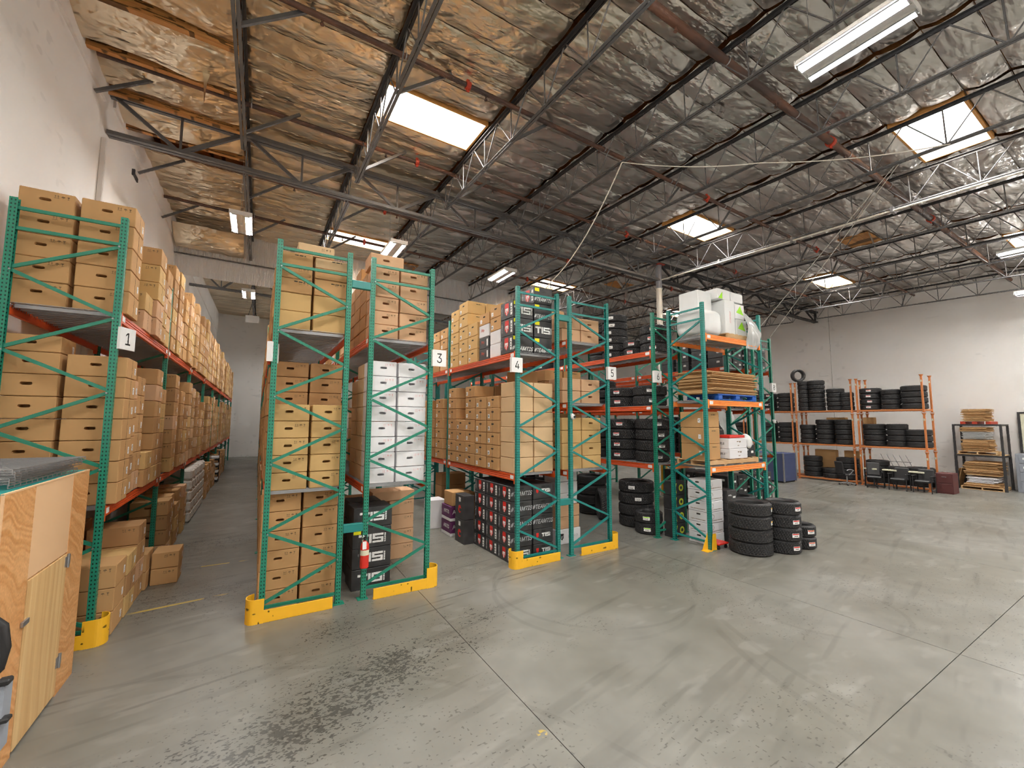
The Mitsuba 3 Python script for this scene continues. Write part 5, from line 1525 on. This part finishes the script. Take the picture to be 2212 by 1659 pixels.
p[:, 2] -= p[:, 2].min()
m.vertices = p + [9.26, 6.40 - .0, 4.88]
m.vertices[:, 1] = np.clip(m.vertices[:, 1], 5.96, 6.86)
scene[k] = mikit.ply(m, 'm_wrap', smooth=True)


def cloth(x0, x1, y0, y1, zf, nx, ny, seed, amp):
    u, v = np.meshgrid(np.linspace(0, 1, nx), np.linspace(0, 1, ny), indexing='ij')
    x, y, z = zf(u, v)
    P = np.stack([u * 5 + seed, v * 5, u * 0], -1)
    nz = meshkit.fbm(P, 4) - .5
    V = np.stack([x, y, z], -1)
    V[..., 1] += amp * nz
    V[..., 0] += amp * .5 * (meshkit.fbm(P + 9, 3) - .5)
    F = []
    for i in range(nx - 1):
        for j in range(ny - 1):
            a = i * ny + j
            F += [[a, a + 1, a + ny + 1], [a, a + ny + 1, a + ny]]
    return trimesh.Trimesh(V.reshape(-1, 3), F, process=False)


k = thing('plastic_film', 'loose clear plastic film hanging over the foam blocks to the bright beam', 'plastic film')
scene[k] = mikit.ply(cloth(0, 0, 0, 0, lambda u, v: (10.34 + .62 * u + .1 * v * (1 - u), 5.945 - .10 * np.sin(math.pi * v) - .02, 5.62 - .95 * v - .25 * (1 - v) * u), 16, 22, 3, .07), 'm_film', smooth=True)
k = thing('plastic_sheet', 'crumpled clear plastic sheet draped on the lower shelf at the right of the cross rack', 'plastic sheet')
scene[k] = mikit.ply(cloth(0, 0, 0, 0, lambda u, v: (11.75 + .75 * u + .50 * v ** 2, 7.58 - .30 * v ** 2 * (1 - v) - .04 * v, 3.14 - 1.335 * v ** .9), 18, 24, 8, .13), 'm_film', smooth=True)
k = thing('white_shrink_wrap', 'white wrapped bundle on the black boxes right of the WHEELS boxes', 'bundle')
m = trimesh.creation.icosphere(3, 1.0); m.apply_scale([.14, .16, .20]); m.vertices += .03 * (meshkit.noise(m.vertices * 9)[:, None] - .5); m.apply_translation([10.72, 5.98 + .22, 2.31])
scene[k] = mikit.ply(m, 'm_wrap', smooth=True)
dl = thing('dolly', 'red furniture dolly on casters behind the yellow post protector', 'dolly')
scene[dl] = mikit.ply(rbx(8.84, 9.20, 5.80, 6.10, .10, .135, .008), 'm_red')
for x in (8.89, 9.15):
    for y in (5.85, 6.05):
        part(dl, 'caster', mikit.ply(cat(trimesh.creation.cylinder(.038, .03, sections=12).apply_transform(tr(x, y, .039, rx=90)), bx(x - .02, x + .02, y - .02, y + .02, .075, .10)), 'm_black'))

# ---------------------------------------------------------------- fire extinguisher on rack 3's left post
fx = thing('fire_extinguisher', 'red fire extinguisher hung on the left post of the white carton rack', 'fire extinguisher')
FXM = tr(1.545, 7.06, .52)
scene[fx] = put(mikit.ply(lathe([(0, 0), (.058, 0), (.066, .012), (.066, .33), (.055, .375), (.03, .40), (.022, .42), (0, .42)], 28), 'm_red', smooth=35), FXM)
part(fx, 'label', mikit.ply(lathe([(.0668, .20), (.0672, .20), (.0672, .28), (.0668, .28)], 28), 'm_cream', smooth=30), FXM, 'cream instruction label')
part(fx, 'valve', mikit.ply(cat(rod((0, 0, .42), (0, 0, .46), .018, 10), rbx(-.02, .02, -.08, .02, .455, .47, .004), rbx(-.015, .015, -.09, .01, .49, .50, .003)), 'm_black'), FXM)
part(fx, 'hose', mikit.ply(tube([(-.01, 0, .445), (-.06, -.01, .45), (-.085, -.01, .38), (-.085, -.01, .25), (-.08, -.01, .14)], .011, 8), 'm_black', smooth=40), FXM)
part(fx, 'tag', mikit.ply(bx(-.05, .01, -.074, -.072, .30, .42), 'm_white'), FXM, 'white inspection tag')
part(fx, 'bracket', mikit.ply(cat(bx(-.012, .012, .03, .105, .40, .47), bx(-.02, .02, .06, .105, .05, .45)), 'm_white'), FXM)
for i, (x, y, z, lab) in enumerate(((5.82, 7.13, 2.92, 'small white security camera on the left post of rack 5'), (14.44, 7.38, 2.83, 'small white security camera on the rack 8 post'))):
    k = thing('security_camera', lab, 'security camera', 'security cameras')
    m = trimesh.creation.icosphere(3, .055); m.apply_translation([x, y - .03, z])
    scene[k] = mikit.ply(m, 'm_white', smooth=True)
    part(k, 'lens', mikit.ply(trimesh.creation.cylinder(.028, .02, sections=16).apply_transform(tr(x, y - .082, z, rx=90)), 'm_black'))
    part(k, 'mount', mikit.ply(bx(x - .02, x + .02, y - .02, y + .035, z + .02, z + .075), 'm_white'))

# ---------------------------------------------------------------- plywood cabinet at the left edge, wire panels on top
cb = thing('plywood_cabinet', 'tall orange plywood cabinet with a paler door at the left edge', 'cabinet')
cx0, cx1, cy0, cy1, ch = -2.72, -1.65, 4.86, 6.80, 2.24
scene[cb] = mikit.ply(cat(bx(cx0, cx1 - .02, cy0, cy1, 0.02, ch), bx(cx1 - .02, cx1, 6.33, cy1, .0, ch), bx(cx1 - .02, cx1, cy0, 5.42, 0, ch)), 'm_plywood')
part(cb, 'upper_panel', mikit.ply(bx(cx1 - .02, cx1 - .004, 5.42, 6.33, 1.44, ch), 'm_plypale'), None, 'plain pale upper panel')
dk_ = part(cb, 'door', mikit.ply(rbx(cx1 - .018, cx1 + .004, 5.435, 6.315, .03, 1.425, .003), 'm_plydoor'), None, 'yellowish plywood door')
for z in (1.30, .30):
    part(dk_, 'hinge', mikit.ply(cat(bx(cx1 + .004, cx1 + .010, 6.26, 6.39, z, z + .10), rod((cx1 + .012, 6.325, z - .02), (cx1 + .012, 6.325, z + .12), .012, 8)), 'm_galv'), None, 'small steel hinge')
part(dk_, 'latch', mikit.ply(cat(bx(cx1 + .004, cx1 + .02, 5.36, 5.48, 1.06, 1.10)), 'm_galv'))
part(cb, 'edge_strip', mikit.ply(cat(bx(cx1 - .015, cx1 + .002, cy0 - .004, cy0 + .012, 0, ch), bx(cx1 - .02, cx1 + .002, cy0, cy1, ch, ch + .012)), 'm_plypale'))
part(cb, 'top', mikit.ply(bx(cx0, cx1, cy0, cy1, ch + .0005, ch + .011), 'm_teal'))


def wire_panel(w, l):
    ms = []
    for x in np.arange(0, w + .001, .05): ms.append(bx(x - .0028, x + .0028, 0, l, 0, .0056))
    for y in np.arange(0, l + .001, .10): ms.append(bx(0, w, y - .0028, y + .0028, .0056, .0112))
    for x in (0, w): ms += [bx(x - .003, x + .003, 0, l, -.03, -.024)] + [bx(x - .0028, x + .0028, y - .0028, y + .0028, -.03, .0056) for y in np.arange(0, l + .001, .10)]
    return cat(*ms)


WP = mikit.ply(wire_panel(.95, 1.40), 'm_galv')
for i in range(6):
    k = thing('wire_decking', f'galvanised wire decking sheet lying on the plywood cabinet{tier(i, 6)}', 'wire decking', 'wire decking sheets on the cabinet')
    scene[k] = put(WP, tr(cx0 + .03 + .012 * i, cy0 + .34 - .05 * (i % 3), ch + .045 + .026 * i, rng.uniform(-3, 3)))
ht = thing('hand_cart', 'grey and black hand cart cut by the left edge of the photo', 'hand cart')
scene[ht] = mikit.ply(rbx(-1.55, -1.362, 4.28, 4.42, .62, 1.06, .012), 'm_greypaint')
part(ht, 'knob', mikit.ply(cat(rbx(-1.40, -1.335, 4.27, 4.34, 1.06, 1.10, .01), rbx(-1.40, -1.325, 4.27, 4.34, .82, .85, .008)), 'm_black'))
part(ht, 'handle', mikit.ply(tube([(-1.50, 4.36, 1.06), (-1.42, 4.36, 1.15), (-1.40, 4.36, 1.28), (-1.42, 4.36, 1.42), (-1.55, 4.36, 1.56)], .03, 10), 'm_black', smooth=40))
part(ht, 'base', mikit.ply(cat(bx(-1.85, -1.46, 4.26, 4.5, .08, .62)), 'm_black'))
for x in (-1.78, -1.54):
    part(ht, 'wheel', mikit.ply(trimesh.creation.cylinder(.08, .06, sections=20).apply_transform(tr(x, 4.38, .081, rx=90)), 'm_black'))
k = thing('hanging_plate', 'small blank-looking white plate hanging from the first joist far down the first aisle', 'sign')
scene[k] = mikit.ply(bx(-.88, -.21, 27.98, 28.0, 8.38, 8.80), 'm_white')
part(k, 'hanger', mikit.ply(cat(rod((-.75, 28, 8.79), (-.56, 28, ceil_z(-.56, 28) - .95), .012, 6), rod((-.35, 28, 8.79), (-.56, 28, ceil_z(-.56, 28) - .95), .012, 6)), 'm_darksteel'))
